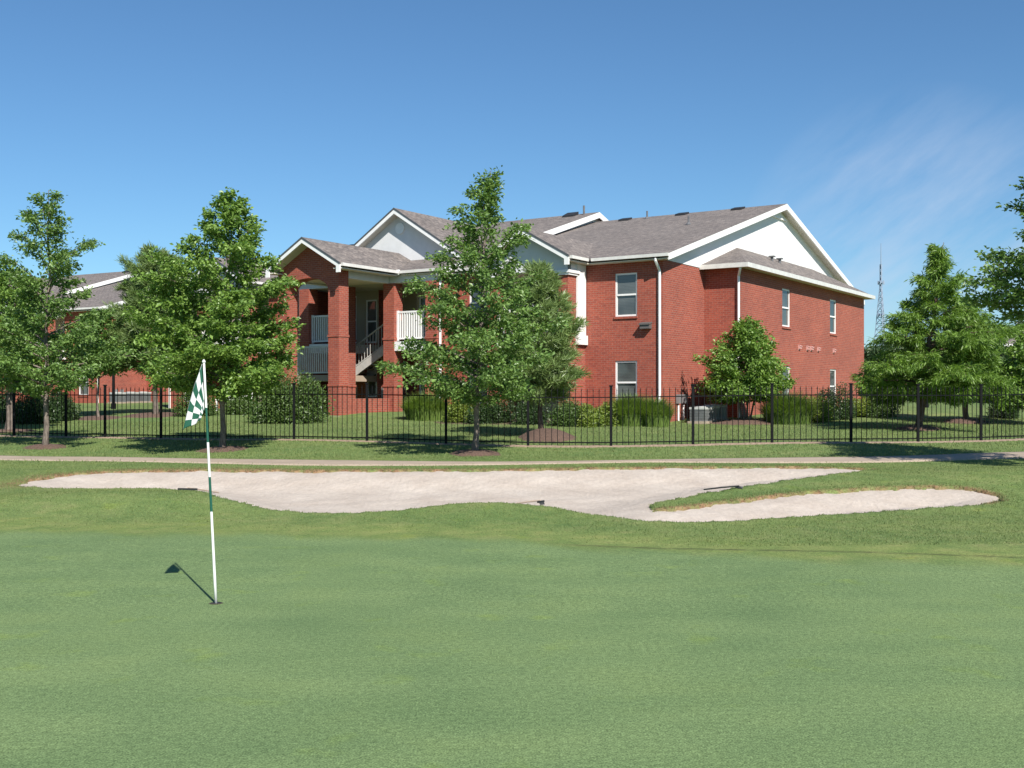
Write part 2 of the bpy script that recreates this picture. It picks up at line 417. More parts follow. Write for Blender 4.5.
posts = [(-90, 33.0), (-36, 32.2), (14, 31.6), (66, 31.2), (105, 30.9), (161, 30.3), (222, 29.5), (294, 28.7), (367, 27.9), (446, 27.3), (528, 26.9), (611, 26.8), (693, 26.9), (772, 27.2), (851, 27.5), (918, 28.0), (981, 28.7), (1042, 29.5), (1100, 30.4)]
fx = [(at(p, Y), Y) for p, Y in posts]
def fence_y(x): return np.interp(x, [p[0] for p in fx], [p[1] for p in fx])
# grass blades over the rough lawn (stuff)
rng = np.random.default_rng(3)
def blades(name, n, y0, y1, hmin, hmax, label, keep, w=.007, dens=None, tan=False):
    y = np.sqrt(rng.uniform(y0*y0, y1*y1, n)); x = rng.uniform(-.52, .52, n)*y
    s = bunker_sd(x, y); a, b_ = path_y(x); k = keep(x, y, s) & ((y < a+rng.uniform(-.04, .07, n)) | (y > b_-rng.uniform(-.04, .07, n))) & (s < .03)
    x, y, s, a, b_ = x[k], y[k], s[k], a[k], b_[k]; n = len(x)
    z = g(x, y)+(lip(x, y)+.015*np.exp(-((s+.12)/.2)**2))*(s < .1)-.004+.02*((y > a) & (y < b_))-.6*sstep(0, .14, s)
    wl = np.exp(-((x+7.2)/3.2)**2); br = np.exp(-(brown_d(x, y)/(.10+.4*wl))**2)*(1-.45*wl)
    h = rng.uniform(hmin, hmax, n)*(1+.15*br); th = rng.uniform(0, 2*np.pi, n); l = rng.uniform(.1, .9, n)*h
    c, sn = np.cos(th), np.sin(th); lt = rng.uniform(0, 2*np.pi, n)
    P = np.stack([x, y, z], -1); S_ = np.stack([c, sn, 0*c], -1)*(w)
    T = P+np.stack([np.cos(lt)*l, np.sin(lt)*l, h], -1)
    V = np.stack([P-S_, P+S_, T], 1).reshape(-1, 3)
    patch = .5+.25*np.sin(x*.9+np.sin(y*.7)*2)+.25*np.sin(x*.37-y*1.3)
    v = np.clip(rng.normal(.35, .16, n)+.12*(patch-.5), 0, .75); v = np.where(rng.uniform(0, 1, n) < br*.6, rng.uniform(.8, 1, n), v)
    o = np_mesh(name, V, np.arange(3*n).reshape(-1, 3), M['turfblade'], None, {'var': np.repeat(v, 3)})
    tag(o, label, 'grass', None, 'stuff')
m, nt, b = mat('turf_blade')
cc = ramp(nt, attr(nt, 'var'), [(0, (.115, .172, .048)), (.42, (.185, .238, .075)), (.75, (.23, .25, .10)), (.82, (.20, .115, .062)), (1, (.31, .225, .12))])
nt.links.new(cc, b.inputs['Base Color']); b.inputs['Roughness'].default_value = .7
tr = N(nt, 'ShaderNodeBsdfTranslucent'); nt.links.new(cc, tr.inputs[0]); ms = N(nt, 'ShaderNodeMixShader'); ms.inputs[0].default_value = .35
nt.links.new(b.outputs[0], ms.inputs[1]); nt.links.new(tr.outputs[0], ms.inputs[2]); nt.links.new(ms.outputs[0], nt.nodes['Material Output'].inputs[0])
M['turfblade'] = m
ge = lambda x, y: green_edge(x/y)
blades('rough_grass', 210000, 13.5, 24.5, .012, .028, 'mown rough grass round the bunker and green', lambda x, y, s: (y-np.where(x > .8, np.interp(x, LN[:, 0], LN[:, 1])+.05, ge(x, y)+.55))/(.25+2.4*(1-sstep(.5, 3, x))) > rng.uniform(0, 1, len(x)))
blades('lawn_grass', 110000, 24, 40, .03, .06, 'lawn grass between the path and the apartments', lambda x, y, s: (y > 23.5) & ((y < fence_y(x)-.3) | (y > fence_y(x)+.7)), w=.009)
blades('bunker_edge_grass', 150000, 16, 23.6, .015, .03, 'dry tufted grass along the bunker rim', lambda x, y, s: (s > -.3) & (brown_d(x, y) < .4), w=.007)

# mulch
m, nt, b = mat('mulch'); oc = objco(nt); n = noise(nt, oc, 30, 4, .75)
nt.links.new(ramp(nt, n, [(.3, (.05, .028, .02)), (.55, (.15, .09, .065)), (.75, (.27, .18, .13))]), b.inputs['Base Color'])
b.inputs['Roughness'].default_value = .95; bump(nt, b, n, 1.0, .04); M['mulch'] = m
def mulch(x, y, r, h, label, ry=None):
    ry = ry or r; V = [(0, 0, h)]; Fq = []; rn = random.Random(int(x*97+y*31)); n = 22
    for j, (k, hh) in enumerate(((.35, .95), (.7, .55), (1, -.04))):
        for i in range(n):
            t = 2*math.pi*i/n; q = k*(1+rn.uniform(-.12, .12)); px, py = x+r*q*math.cos(t), y+ry*q*math.sin(t)
            V.append((px-x, py-y, gz(px, py)-gz(x, y)+h*hh+(.012 if hh > 0 else 0)))
    for i in range(n): Fq.append((0, 1+i, 1+(i+1) % n))
    for j in range(2):
        for i in range(n): Fq.append((1+j*n+i, 1+(j+1)*n+i, 1+(j+1)*n+(i+1) % n, 1+j*n+(i+1) % n))
    mb = MB(); mb.v = V; mb.f = Fq; o = mb.build('mulch_bed', M['mulch'], None, True); o.location = (x, y, gz(x, y))
    tag(o, label, 'mulch', None, 'stuff'); return o

# ------------------------------------------------------------------ the apartment building
TH = math.radians(33.13); LEN = 25.0
SPLIT = ('gutter', 'soffit', 'frieze', 'stair_tread', 'stair_stringer', 'meter_box', 'conduit')
GB = .2                                                  # walls start below the lawn
def apartment(loc, rz):
    root = empty('apartment_building', loc, rz)
    P = lambda a, b, z: (-a, b, z)
    cur = {'m': False}
    A = lambda a: LEN-a if cur['m'] else a
    L = lambda a, b, z: (-A(a), b, z)
    def bx(mb, a0, a1, b0, b1, z0, z1): return mb.box(-A(a0), -A(a1), b0, b1, z0, z1)
    def part(name, mb, m, parent=root):
        if name not in SPLIT: return mb.build(name, M[m], parent)
        lab = list(range(len(mb.v)))                     # one object for each separate piece
        def find(i):
            while lab[i] != i: lab[i] = lab[lab[i]]; i = lab[i]
            return i
        for fc in mb.f:
            for k in fc[1:]: lab[find(k)] = find(fc[0])
        groups = {}
        for fc in mb.f: groups.setdefault(find(fc[0]), []).append(fc)
        for fs in groups.values():
            q = MB(); mp_ = {}
            for fc in fs:
                for k in fc:
                    if k not in mp_: mp_[k] = len(q.v); q.v.append(mb.v[k])
                q.f.append(tuple(mp_[k] for k in fc))
            o = q.build(name, M[m], parent)
        return o
    def window(plane, c, u0, u1, z0, z1, sgn):
        # plane 'b': wall at b=c, u is a; plane 'a': wall at a=c, u is b ; sgn outward direction along the plane axis
        fr = MB(); gl = MB(); sl = MB(); d0, d1 = -.10*sgn, -.035*sgn
        def bb(mb, ua, ub, za, zb, e0, e1):
            if plane == 'b': bx(mb, ua, ub, c+e0, c+e1, za, zb)
            else: bx(mb, c+e0, c+e1, ua, ub, za, zb)
        w = .06; zm = (z0+z1)/2
        bb(fr, u0, u0+w, z0, z1, d0, d1); bb(fr, u1-w, u1, z0, z1, d0, d1)
        bb(fr, u0+w, u1-w, z1-w, z1, d0, d1); bb(fr, u0+w, u1-w, z0, z0+w, d0, d1)
        bb(fr, u0+w, u1-w, zm-.03, zm+.03, d0, d1+.01*sgn)
        bb(gl, u0+.03, u1-.03, z0+.03, zm, d0-.015*sgn, d0+.02*sgn); bb(gl, u0+.03, u1-.03, zm+.002, z1-.03, d0+.012*sgn, d0+.04*sgn)
        bb(sl, u0-.03, u1+.03, z0-.085, z0-.003, -.09*sgn, .045*sgn)
        o = part('window', fr, 'white'); part('pane', gl, 'glass', o); part('sill', sl, 'brick', o)
    def wall(plane, c, u0, u1, z0, z1, sgn, holes=(), m='brick', win=True, name='wall'):
        us = sorted({u0, u1, *[h[0] for h in holes], *[h[1] for h in holes]}); zs = sorted({z0, z1, *[h[2] for h in holes], *[h[3] for h in holes]})
        mb = MB(); pt = (lambda u, z, e=0: L(u, c+e, z)) if plane == 'b' else (lambda u, z, e=0: L(c+e, u, z))
        for i in range(len(us)-1):
            for j in range(len(zs)-1):
                uc, zc = (us[i]+us[i+1])/2, (zs[j]+zs[j+1])/2
                if any(h[0] < uc < h[1] and h[2] < zc < h[3] for h in holes): continue
                mb.poly(pt(us[i], zs[j]), pt(us[i+1], zs[j]), pt(us[i+1], zs[j+1]), pt(us[i], zs[j+1]))
        e = -.14*sgn
        for h in holes:
            q = [(h[0], h[2]), (h[1], h[2]), (h[1], h[3]), (h[0], h[3])]
            for k in range(4):
                (ua, za), (ub, zb) = q[k], q[(k+1) % 4]
                mb.poly(pt(ua, za), pt(ub, zb), pt(ub, zb, e), pt(ua, za, e))
        o = part(name, mb, m)
        if win:
            for h in holes: window(plane, c, *h, sgn)
        return o
    def edge_shade(T, c, fb, ea, zt, ze):  # added dark strips painting the shaded roof edge along gable rakes
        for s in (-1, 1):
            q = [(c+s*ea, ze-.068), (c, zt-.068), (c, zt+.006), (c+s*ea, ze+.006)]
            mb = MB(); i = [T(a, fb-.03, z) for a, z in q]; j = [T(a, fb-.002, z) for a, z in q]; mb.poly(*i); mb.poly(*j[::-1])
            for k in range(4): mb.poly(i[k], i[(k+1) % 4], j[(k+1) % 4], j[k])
            part('roof_edge_shade', mb, 'edge_shade')
    def column(a0, a1, b0, b1, z0, z1, belts=(2.16, 3.98), base=True):
        mb = MB(); bx(mb, a0, a1, b0, b1, z0, z1)
        for z in belts: bx(mb, a0-.025, a1+.025, b0-.025, b1+.025, z-.05, z+.03)
        return part('column', mb, 'brick')
    def railing(p, q, z0, z1, m='white', dx=.11):
        mb = MB(); p = Vector(p); q = Vector(q); n = max(2, int((q-p).length/dx))
        for z, h in ((z1, .07), (z0+.08, .06)): mb.bar((p.x, p.y, z), (q.x, q.y, z), .06, h)
        for i in range(n+1):
            r = p.lerp(q, i/n); mb.bar((r.x, r.y, z0+.08), (r.x, r.y, z1-.02), .045, .045, (0, 1, 0))
        for r in (p, q): mb.bar((r.x, r.y, z0), (r.x, r.y, z1+.06), .09, .09, (0, 1, 0))
        return part('railing', mb, m)
    ZE = 6.57                                            # roof edge
    ev, pw = -.33, .284                                  # eave line and pitch of the wings
    rz_ = lambda b: ZE+pw*(b-ev)
    D = 22.5; RB = D/2; cpw = (10.30-ZE)/(RB+.92); cz_ = lambda b: ZE+cpw*(b+.92)
    for mir in (False, True):
        cur['m'] = mir
        # wing front
        wall('b', 0, 0, 3.03, GB, 6.45, -1, [(.98, 1.83, 4.52, 6.02), (.98, 1.83, 1.48, 2.98)])
        wall('b', 0, 6.4, 8.97, GB, 6.45, -1, [(7.2, 8.05, 4.52, 6.02), (7.2, 8.05, 1.48, 2.98)])
        # wing end
        wall('a', 0, 0, 3.45, GB, 6.40, -1); wall('a', 0, 19.05, D, GB, 6.40, -1)
        wall('b', 3.45, -1.41, 0, GB, 6.40, -1); wall('b', 19.05, -1.41, 0, GB, 6.40, 1)
        wall('a', -1.41, 3.45, 19.05, GB, 6.40, -1, [(7.78, 8.71, 4.48, 5.97), (13.82, 14.75, 4.48, 5.97), (7.78, 8.71, 1.42, 2.92), (13.82, 14.75, 1.42, 2.92)])
        # back wall of the wing
        wall('b', D, 0, 9.2, GB, 6.4, 1, [(2, 2.9, 4.5, 6), (5, 5.9, 4.5, 6), (2, 2.9, 1.5, 3), (5, 5.9, 1.5, 3)])
        # gable siding above the end wall
        mb = MB(); mb.poly(L(-.02, 0.0, 6.40), L(-.02, D, 6.40), L(-.02, D, rz_(0)-.1), L(-.02, RB, rz_(RB)-.06), L(-.02, 0, rz_(0)-.1))
        part('gable_siding', mb, 'siding')
        mb = MB(); mb.poly(L(-.06, RB-.75, rz_(RB)-.55), L(-.06, RB+.75, rz_(RB)-.55), L(-.06, RB, rz_(RB)-.3)); bx(mb, -.10, -.02, RB-.85, RB+.85, rz_(RB)-.63, rz_(RB)-.55)
        part('gable_vent', mb, 'white')
        # wing roof
        oh = -.38
        mb = MB()
        mb.slab([L(oh, ev, ZE), L(8.9, ev, ZE), L(8.9, RB, rz_(RB)), L(oh, RB, rz_(RB))], .07)
        mb.slab([L(oh, D-ev, ZE), L(oh, RB+.002, rz_(RB)), L(8.9, RB+.002, rz_(RB)), L(8.9, D-ev, ZE)], .07)
        part('roof', mb, 'roof')
        # rake boards
        mb = MB(); 
        for s0, s1 in ((ev, RB), (D-ev, RB)):
            p0, p1 = (oh-.012, s0, ZE), (oh-.012, s1, rz_(RB))
            q = [L(p0[0], p0[1], p0[2]-.01), L(p1[0], p1[1], p1[2]-.01), L(p1[0], p1[1], p1[2]-.25), L(p0[0], p0[1], p0[2]-.235)]
            q2 = [L(p0[0]+.05, p0[1], p0[2]-.08), L(p1[0]+.05, p1[1], p1[2]-.08), L(p1[0]+.05, p1[1], p1[2]-.25), L(p0[0]+.05, p0[1], p0[2]-.235)]
            mb.poly(*q); mb.poly(*q2)
            for k in range(4): mb.poly(q[k], q[(k+1) % 4], q2[(k+1) % 4], q2[k])
        part('rake_board', mb, 'white')
        mb = MB()
        mb.poly(L(oh+.04, ev, ZE-.20), L(oh+.04, RB, rz_(RB)-.20), L(-.015, RB, rz_(RB)-.20), L(-.015, ev, ZE-.20))
        mb.poly(L(oh+.04, D-ev, ZE-.20), L(oh+.04, RB, rz_(RB)-.20), L(-.015, RB, rz_(RB)-.20), L(-.015, D-ev, ZE-.20))
        part('soffit', mb, 'soffit')
        # front gutter of the wing, frieze, soffit
        mb = MB(); bx(mb, oh, 2.55, ev-.11, ev-.003, ZE-.118, ZE-.012); bx(mb, 6.85, 8.4, ev-.11, ev-.003, ZE-.118, ZE-.012)
        part('gutter', mb, 'gutter')
        mb = MB(); bx(mb, oh+.06, 2.95, ev, .0, 6.37, 6.41); bx(mb, 6.45, 8.9, ev, .0, 6.37, 6.41); bx(mb, 0, 8.9, D, D-ev, 6.36, 6.40)
        part('soffit', mb, 'soffit')
        # downspouts
        mb = MB(); a, b = .1, -.06
        mb.tube([L(a, ev-.05, ZE-.16), L(a, ev-.05, ZE-.24), L(a, b, ZE-.55), L(a, b, .75), L(a, b-.2, .62)], .05, 6); part('downspout', mb, 'white')
        mb = MB(); mb.tube([L(-1.53, 3.1, 6.38), L(-1.53, 3.1, 6.28), L(-1.36, 3.38, 6.05), L(-1.36, 3.38, .7)], .05, 6); part('downspout', mb, 'white')
        # bump-out skirt roof with hips
        e0, z0, z1 = -1.76, 6.50, 7.52; b0, b1 = 3.10, 19.25; tb0, tb1 = b0+3.5, b1-3.5
        mb = MB()
        mb.slab([L(e0, b0, z0), L(e0, b1, z0), L(-.01, tb1, z1), L(-.01, tb0, z1)], .06)
        mb.slab([L(e0, b0, z0), L(-.01, tb0, z1), L(-.01, b0, z0)], .06); mb.slab([L(e0, b1, z0), L(-.01, b1, z0), L(-.01, tb1, z1)], .06)
        part('roof', mb, 'roof')
        mb = MB(); bx(mb, e0-.1, e0-.004, b0-.1, b1+.1, z0-.17, z0-.01); bx(mb, e0, -.02, b0-.1, b0-.004, z0-.17, z0-.01); bx(mb, e0, -.02, b1+.004, b1+.1, z0-.17, z0-.01)
        part('gutter', mb, 'gutter')
        mb = MB(); bx(mb, e0, -1.41, b0, b1, z0-.14, z0-.10); bx(mb, -1.408, -.02, b0, 3.448, z0-.14, z0-.10); part('soffit', mb, 'soffit')
        # dryer vents
        for b in (9.75, 10.75, 11.25, 12.15, 14.3):
            mb = MB(); bx(mb, -1.43, -1.41, b-.1, b+.1, 3.62, 3.82); bx(mb, -1.50, -1.43, b-.075, b+.075, 3.66, 3.78); mb.slab([L(-1.53, b-.08, 3.77), L(-1.53, b+.08, 3.77), L(-1.43, b+.08, 3.82), L(-1.43, b-.08, 3.82)], .02); part('dryer_vent', mb, 'dryer')
        for b in (9.0, 9.9):
            mb = MB(); mb.tube([L(-.55, b, 7.0), L(-.55, b, 7.36)], .06, 8); bx(mb, -.66, -.44, b-.11, b+.11, 7.36, 7.41); part('roof_vent', mb, 'pipe')
        # ridge vents and stacks
        for a, b in ((1.6, RB-.5), (4.2, RB-.5), (7.0, RB-.5)):
            mb = MB(); z = rz_(b); mb.slab([L(a-.24, b-.22, z+.02), L(a+.24, b-.22, z+.02), L(a+.24, b+.22, z+.14), L(a-.24, b+.22, z+.14)], .08); bx(mb, a-.16, a+.16, b-.12, b+.12, z-.05, z+.04); part('roof_vent', mb, 'vent')
        for a, b in ((2.2, 7.0), (5.8, RB-.7)):
            mb = MB(); mb.tube([L(a, b, rz_(b)-.1), L(a, b, rz_(b)+.34)], .04, 8); mb.tube([L(a, b, rz_(b)-.02), L(a, b, rz_(b)+.08)], [.13, .06], 8); part('vent_stack', mb, 'pipe')
        # wall light on the wing front
        if not mir:
            mb = MB(); bx(mb, .42, .78, -.2, -.002, 4.06, 4.24); mb.slab([L(.40, -.24, 4.24), L(.80, -.24, 4.24), L(.80, -.002, 4.30), L(.40, -.002, 4.30)], .05); part('wall_light', mb, 'lamp')
            mb = MB(); bx(mb, -.14, -.01, 1.03, 1.19, 1.5, 1.82); bx(mb, -.14, -.01, 1.45, 1.61, 1.5, 1.82); part('meter_box', mb, 'meter')
            mb = MB(); mb.tube([L(-.06, 1.11, 1.45), L(-.06, 1.11, .6)], .035, 6); mb.tube([L(-.06, 1.53, 1.45), L(-.06, 1.53, .6)], .035, 6); part('conduit', mb, 'white')
        # balcony bay
        B0 = -1.2
        for a0 in (3.03, 6.02):
            column(a0, a0+.38, B0, B0+.55, GB, 5.95, (3.72,))
            mb = MB(); bx(mb, a0-.07, a0+.45, B0-.07, B0+.62, 5.95, 6.02); bx(mb, a0-.11, a0+.49, B0-.11, B0+.66, 6.02, 6.12); part('capital', mb, 'white')
        mb = MB(); zb = 6.12; ca = 4.715; hw = 1.70; pb = .555
        ztop = lambda a: ZE-.05+pb*(1.99-abs(a-ca))-.06
        pts = [(3.03, zb), (6.40, zb), (6.40, ztop(6.40)), (ca, ztop(ca)), (3.03, ztop(3.03))]
        mb.poly(*[L(a, B0-.004, z) for a, z in pts]); mb.poly(*[L(a, B0+.2, z) for a, z in pts][::-1]); mb.poly(L(3.03, B0, zb), L(6.4, B0, zb), L(6.4, B0+.2, zb), L(3.03, B0+.2, zb))
        bx(mb, 3.03, 3.2, B0+.2, -.002, zb, 6.45); bx(mb, 6.23, 6.4, B0+.2, -.002, zb, 6.45)
        part('gable_wall', mb, 'stucco')
        mb = MB(); fb = -1.66; ea = 1.99
        for s in (-1, 1):
            mb.slab([L(ca+s*ea, fb, ZE), L(ca, fb, ZE+pb*ea), L(ca, (ZE+pb*ea-ZE)/pw+ev+.05, ZE+pb*ea+.01), L(ca+s*ea, ev+.05, ZE+.01)], .06)
        part('roof', mb, 'roof')
        mb = MB()
        for s in (-1, 1):
            q = [(ca+s*ea, ZE-.065), (ca, ZE+pb*ea-.065), (ca, ZE+pb*ea-.22), (ca+s*(ea-.18), ZE-.12), (ca+s*(ea-.18), ZE-.33), (ca+s*ea, ZE-.33)]
            i = [L(a, fb-.015, z) for a, z in q]; j = [L(a, fb+.04, z) for a, z in q]; mb.poly(*i); mb.poly(*j[::-1])
            for k in range(6): mb.poly(i[k], i[(k+1) % 6], j[(k+1) % 6], j[k])
        part('rake_board', mb, 'white')
        edge_shade(L, ca, fb, ea, ZE+pb*ea, ZE)
        mb = MB()
        for s in (-1, 1): bx(mb, ca+s*(ea+.004), ca+s*(ea+.10), fb+.05, ev-.115, ZE-.118, ZE-.012)
        part('gutter', mb, 'gutter')
        mb = MB()
        for s in (-1, 1): bx(mb, ca+s*1.69, ca+s*ea, fb+.045, ev-.0, 6.38, 6.42)
        part('soffit', mb, 'soffit')
        mb = MB(); bx(mb, 3.04, 6.39, B0+.03, 1.0, 3.58, 3.88); part('balcony_floor', mb, 'white')
        railing(L(3.45, B0+.12, 0), L(5.98, B0+.12, 0), 3.9, 4.98)
        mb = MB(); bx(mb, 2.96, 3.026, -.64, -.05, 3.89, 6.45); part('side_panel', mb, 'siding')
        mb = MB(); bx(mb, 2.90, 3.035, -.70, -.02, 3.56, 3.885); part('slab_edge', mb, 'white')
        wall('a', 3.028, -.66, 0, GB, 3.56, -1)
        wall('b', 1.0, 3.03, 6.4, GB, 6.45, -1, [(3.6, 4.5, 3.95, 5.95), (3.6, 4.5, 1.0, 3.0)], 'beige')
        wall('a', 3.03, 0, 1.0, GB, 6.45, 1); wall('a', 6.4, 0, 1.0, GB, 6.45, -1)
        mb = MB(); bx(mb, 3.04, 6.39, B0+.2, 1.0, 6.13, 6.17); part('ceiling', mb, 'soffit')
        mb = MB(); bx(mb, 3.0, 6.43, B0-.1, 1.0, GB, .98); part('patio_slab', mb, 'concrete')
        # half of the centre block
        for a0 in (8.97, 11.03):
            column(a0, a0+.53, -.83, -.30, GB, 6.12)
        mb = MB(); bx(mb, 9.5, 11.03, -.8, 1.2, 3.50, 3.86); part('balcony_floor', mb, 'white')
        railing(L(9.53, -.62, 0), L(11.0, -.62, 0), 3.9, 5.0)
        wall('b', 1.2, 9.0, 11.5, GB, 3.6, -1, [(9.5, 10.3, 1.15, 3.1), (10.85, 11.4, 1.7, 3.08)])
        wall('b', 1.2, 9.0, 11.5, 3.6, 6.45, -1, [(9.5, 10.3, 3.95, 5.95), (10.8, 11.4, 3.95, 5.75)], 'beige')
        wall('a', 8.975, -.3, 1.2, GB, 6.45, -1); wall('a', 11.5, 1.2, 2.6, GB, 6.45, 1)
        mb = MB(); bx(mb, 8.97, 11.56, -.81, -.55, 6.12, 6.46); part('frieze', mb, 'stucco')
        mb = MB(); bx(mb, 9.0, 11.5, -.55, 1.2, 6.13, 6.17); part('ceiling', mb, 'soffit')
        mb = MB(); bx(mb, 8.6, 10.615, -1.03, -.925, ZE-.118, ZE-.012); part('gutter', mb, 'gutter')
        mb = MB(); bx(mb, 8.6, 10.6, -.92, -.81, 6.38, 6.42); part('soffit', mb, 'soffit')
        mb = MB(); mb.tube([L(8.9, -.98, ZE-.16), L(8.9, -.7, 6.1), L(8.9, -.7, .7)], .05, 6); part('downspout', mb, 'white')
    cur['m'] = False
    CA = LEN/2
    # centre roof, higher than the wings
    a0, a1 = 8.60, LEN-8.60
    mb = MB(); mb.slab([P(a0, -.92, ZE), P(a1, -.92, ZE), P(a1, RB, cz_(RB)), P(a0, RB, cz_(RB))], .07)
    mb.slab([P(a0, D+.92, ZE), P(a0, RB+.002, cz_(RB)), P(a1, RB+.002, cz_(RB)), P(a1, D+.92, ZE)], .07); part('roof', mb, 'roof')
    for aa, s in ((a0, -1), (a1, 1)):
        mb = MB()
        for s0 in (-.92, D+.92):
            q = [P(aa+s*.012, s0, ZE-.01), P(aa+s*.012, RB, cz_(RB)-.01), P(aa+s*.012, RB, cz_(RB)-.27), P(aa+s*.012, s0, ZE-.27)]
            q2 = [P(aa-s*.05, s0, ZE-.08), P(aa-s*.05, RB, cz_(RB)-.08), P(aa-s*.05, RB, cz_(RB)-.27), P(aa-s*.05, s0, ZE-.27)]
            mb.poly(*q); mb.poly(*q2)
            for k in range(4): mb.poly(q[k], q[(k+1) % 4], q2[(k+1) % 4], q2[k])
        part('rake_board', mb, 'white')
        mb = MB(); mb.poly(P(aa-s*.3, 0, 6.4), P(aa-s*.3, D, 6.4), P(aa-s*.3, RB, cz_(RB)-.1)); part('gable_siding', mb, 'siding')
    mb = MB(); mb.slab([P(9.6, RB-.7, cz_(RB-.7)+.08), P(10.2, RB-.7, cz_(RB-.7)+.08), P(10.2, RB-.2, cz_(RB-.2)+.14), P(9.6, RB-.2, cz_(RB-.2)+.14)], .14); part('roof_vent', mb, 'vent')
    mb = MB(); mb.tube([P(9.2, RB-.4, cz_(RB-.4)-.1), P(9.2, RB-.4, cz_(RB-.4)+.42)], .05, 8); part('vent_stack', mb, 'pipe')
    mb = MB(); mb.poly(P(9.2, D, GB), P(LEN-9.2, D, GB), P(LEN-9.2, D, 6.5), P(9.2, D, 6.5)); part('wall', mb, 'brick')
    # big cross gable
    gb, ga, gp, gz_ = 1.4, CA, .63, 9.42
    hw = (gz_-7.05)/gp
    mb = MB(); zt = lambda a: gz_-gp*abs(a-ga)-.12
    mb.poly(P(ga-hw, gb, 6.6), P(ga+hw, gb, 6.6), P(ga+hw, gb, zt(ga+hw)), P(ga, gb, zt(ga)), P(ga-hw, gb, zt(ga-hw)))
    part('gable_wall', mb, 'stucco')
    mb = MB()
    mb.tube([P(ga, gb-.06, 8.62), P(ga, gb+.02, 8.62)], .23, 20); part('gable_medallion', mb, 'white')
    mb = MB(); fb = gb-.42
    for s in (-1, 1):
        zl = cz_(fb)
        h2 = (gz_-zl)/gp
        mb.slab([P(ga+s*h2, fb, zl), P(ga, fb, gz_), P(ga, (gz_-ZE)/cpw-.92+.05, gz_+.012)], .07)
    part('roof', mb, 'roof')
    mb = MB()
    for s in (-1, 1):
        h2 = (gz_-cz_(fb))/gp
        q = [(ga+s*h2, cz_(fb)-.075), (ga, gz_-.075), (ga, gz_-.235), (ga+s*h2, cz_(fb)-.225)]
        i = [P(a, fb-.015, z) for a, z in q]; j = [P(a, fb+.04, z) for a, z in q]; mb.poly(*i); mb.poly(*j[::-1])
        for k in range(4): mb.poly(i[k], i[(k+1) % 4], j[(k+1) % 4], j[k])
    part('rake_board', mb, 'white')
    edge_shade(P, ga, fb, (gz_-cz_(fb))/gp, gz_, cz_(fb))
    mb = MB()
    for s in (-1, 1):
        h2 = (gz_-cz_(fb))/gp
        mb.poly(P(ga, fb+.03, gz_-.2), P(ga+s*h2, fb+.03, cz_(fb)-.2), P(ga+s*h2, gb, cz_(fb)-.2), P(ga, gb, gz_-.2))
    part('soffit', mb, 'soffit')
    # entry portal: two brick piers, arch and gable
    pb0, pb1 = -3.75, -3.22
    oL, oR = 11.76, 13.83; CP = 12.72
    column(11.24, oL, pb0, pb1, GB, 5.6); column(oR, 14.33, pb0, pb1, GB, 5.6)
    mb = MB(); n = 24; pp = .565; CR = 12.58
    gtop = lambda a: ZE-.06+pp*(1.86-abs(a-CR))-.05
    def arch(a):
        if a <= oL or a >= oR: return 5.62
        c = (oL+oR)/2; h = (oR-oL)/2; return 5.62+.54*math.sqrt(max(0, 1-((a-c)/h)**2))**.9
    A_ = [11.24, oL]+[oL+(oR-oL)*(.5-.5*math.cos(math.pi*k/n)) for k in range(1, n)]+[oR, 14.33]
    A_ = sorted(A_+[CR])
    for x0, x1 in zip(A_[:-1], A_[1:]):
        for b in (pb0, pb1): mb.poly(P(x0, b, arch(x0)), P(x1, b, arch(x1)), P(x1, b, gtop(x1)), P(x0, b, gtop(x0)))
        mb.poly(P(x0, pb0, arch(x0)), P(x1, pb0, arch(x1)), P(x1, pb1, arch(x1)), P(x0, pb1, arch(x0)))
    for a in (11.24, 14.33): mb.poly(P(a, pb0, 5.6), P(a, pb1, 5.6), P(a, pb1, gtop(a)), P(a, pb0, gtop(a)))
    part('arch_wall', mb, 'brick')
    mb = MB(); fb = -4.27; ea = 1.86; zr = ZE+pp*ea
    for s in (-1, 1):
        zc = [P(CR+s*ea, fb, ZE), P(CR, fb, zr), P(CR, gb, zr), P(CR+s*(zr-cz_(gb))/pp, gb, cz_(gb)+.01), P(CR+s*ea, -.90, ZE+.01)]
        mb.slab(zc, .06)
    part('roof', mb, 'roof')
    mb = MB()
    for s in (-1, 1):
        q = [(CR+s*ea, ZE-.065), (CR, zr-.065), (CR, zr-.215), (CR+s*(ea-.18), ZE-.115), (CR+s*(ea-.18), ZE-.35), (CR+s*ea, ZE-.35)]
        i = [P(a, fb-.015, z) for a, z in q]; j = [P(a, fb+.04, z) for a, z in q]; mb.poly(*i); mb.poly(*j[::-1])
        for k in range(6): mb.poly(i[k], i[(k+1) % 6], j[(k+1) % 6], j[k])
    part('rake_board', mb, 'white')
    edge_shade(P, CR, fb, ea, zr, ZE)
    mb = MB()
    for s in (-1, 1): mb.poly(P(CR, fb+.03, zr-.18), P(CR+s*ea, fb+.03, ZE-.18), P(CR+s*ea, pb0, ZE-.18), P(CR, pb0, zr-.18))
    for s in (-1, 1): mb.box(-(CR+s*1.50), -(CR+s*ea), fb+.05, -.95, 6.36, 6.40)
    part('soffit', mb, 'soffit')
    mb = MB()
    for s in (-1, 1): mb.box(-(CR+s*(ea+.004)), -(CR+s*(ea+.10)), fb+.05, -1.04, ZE-.121, ZE-.010)
    part('gutter', mb, 'gutter')
    mb = MB(); mb.box(-10.76, -10.64, -1.06, -.95, ZE-.16, ZE+.03); part('downspout_outlet', mb, 'white')
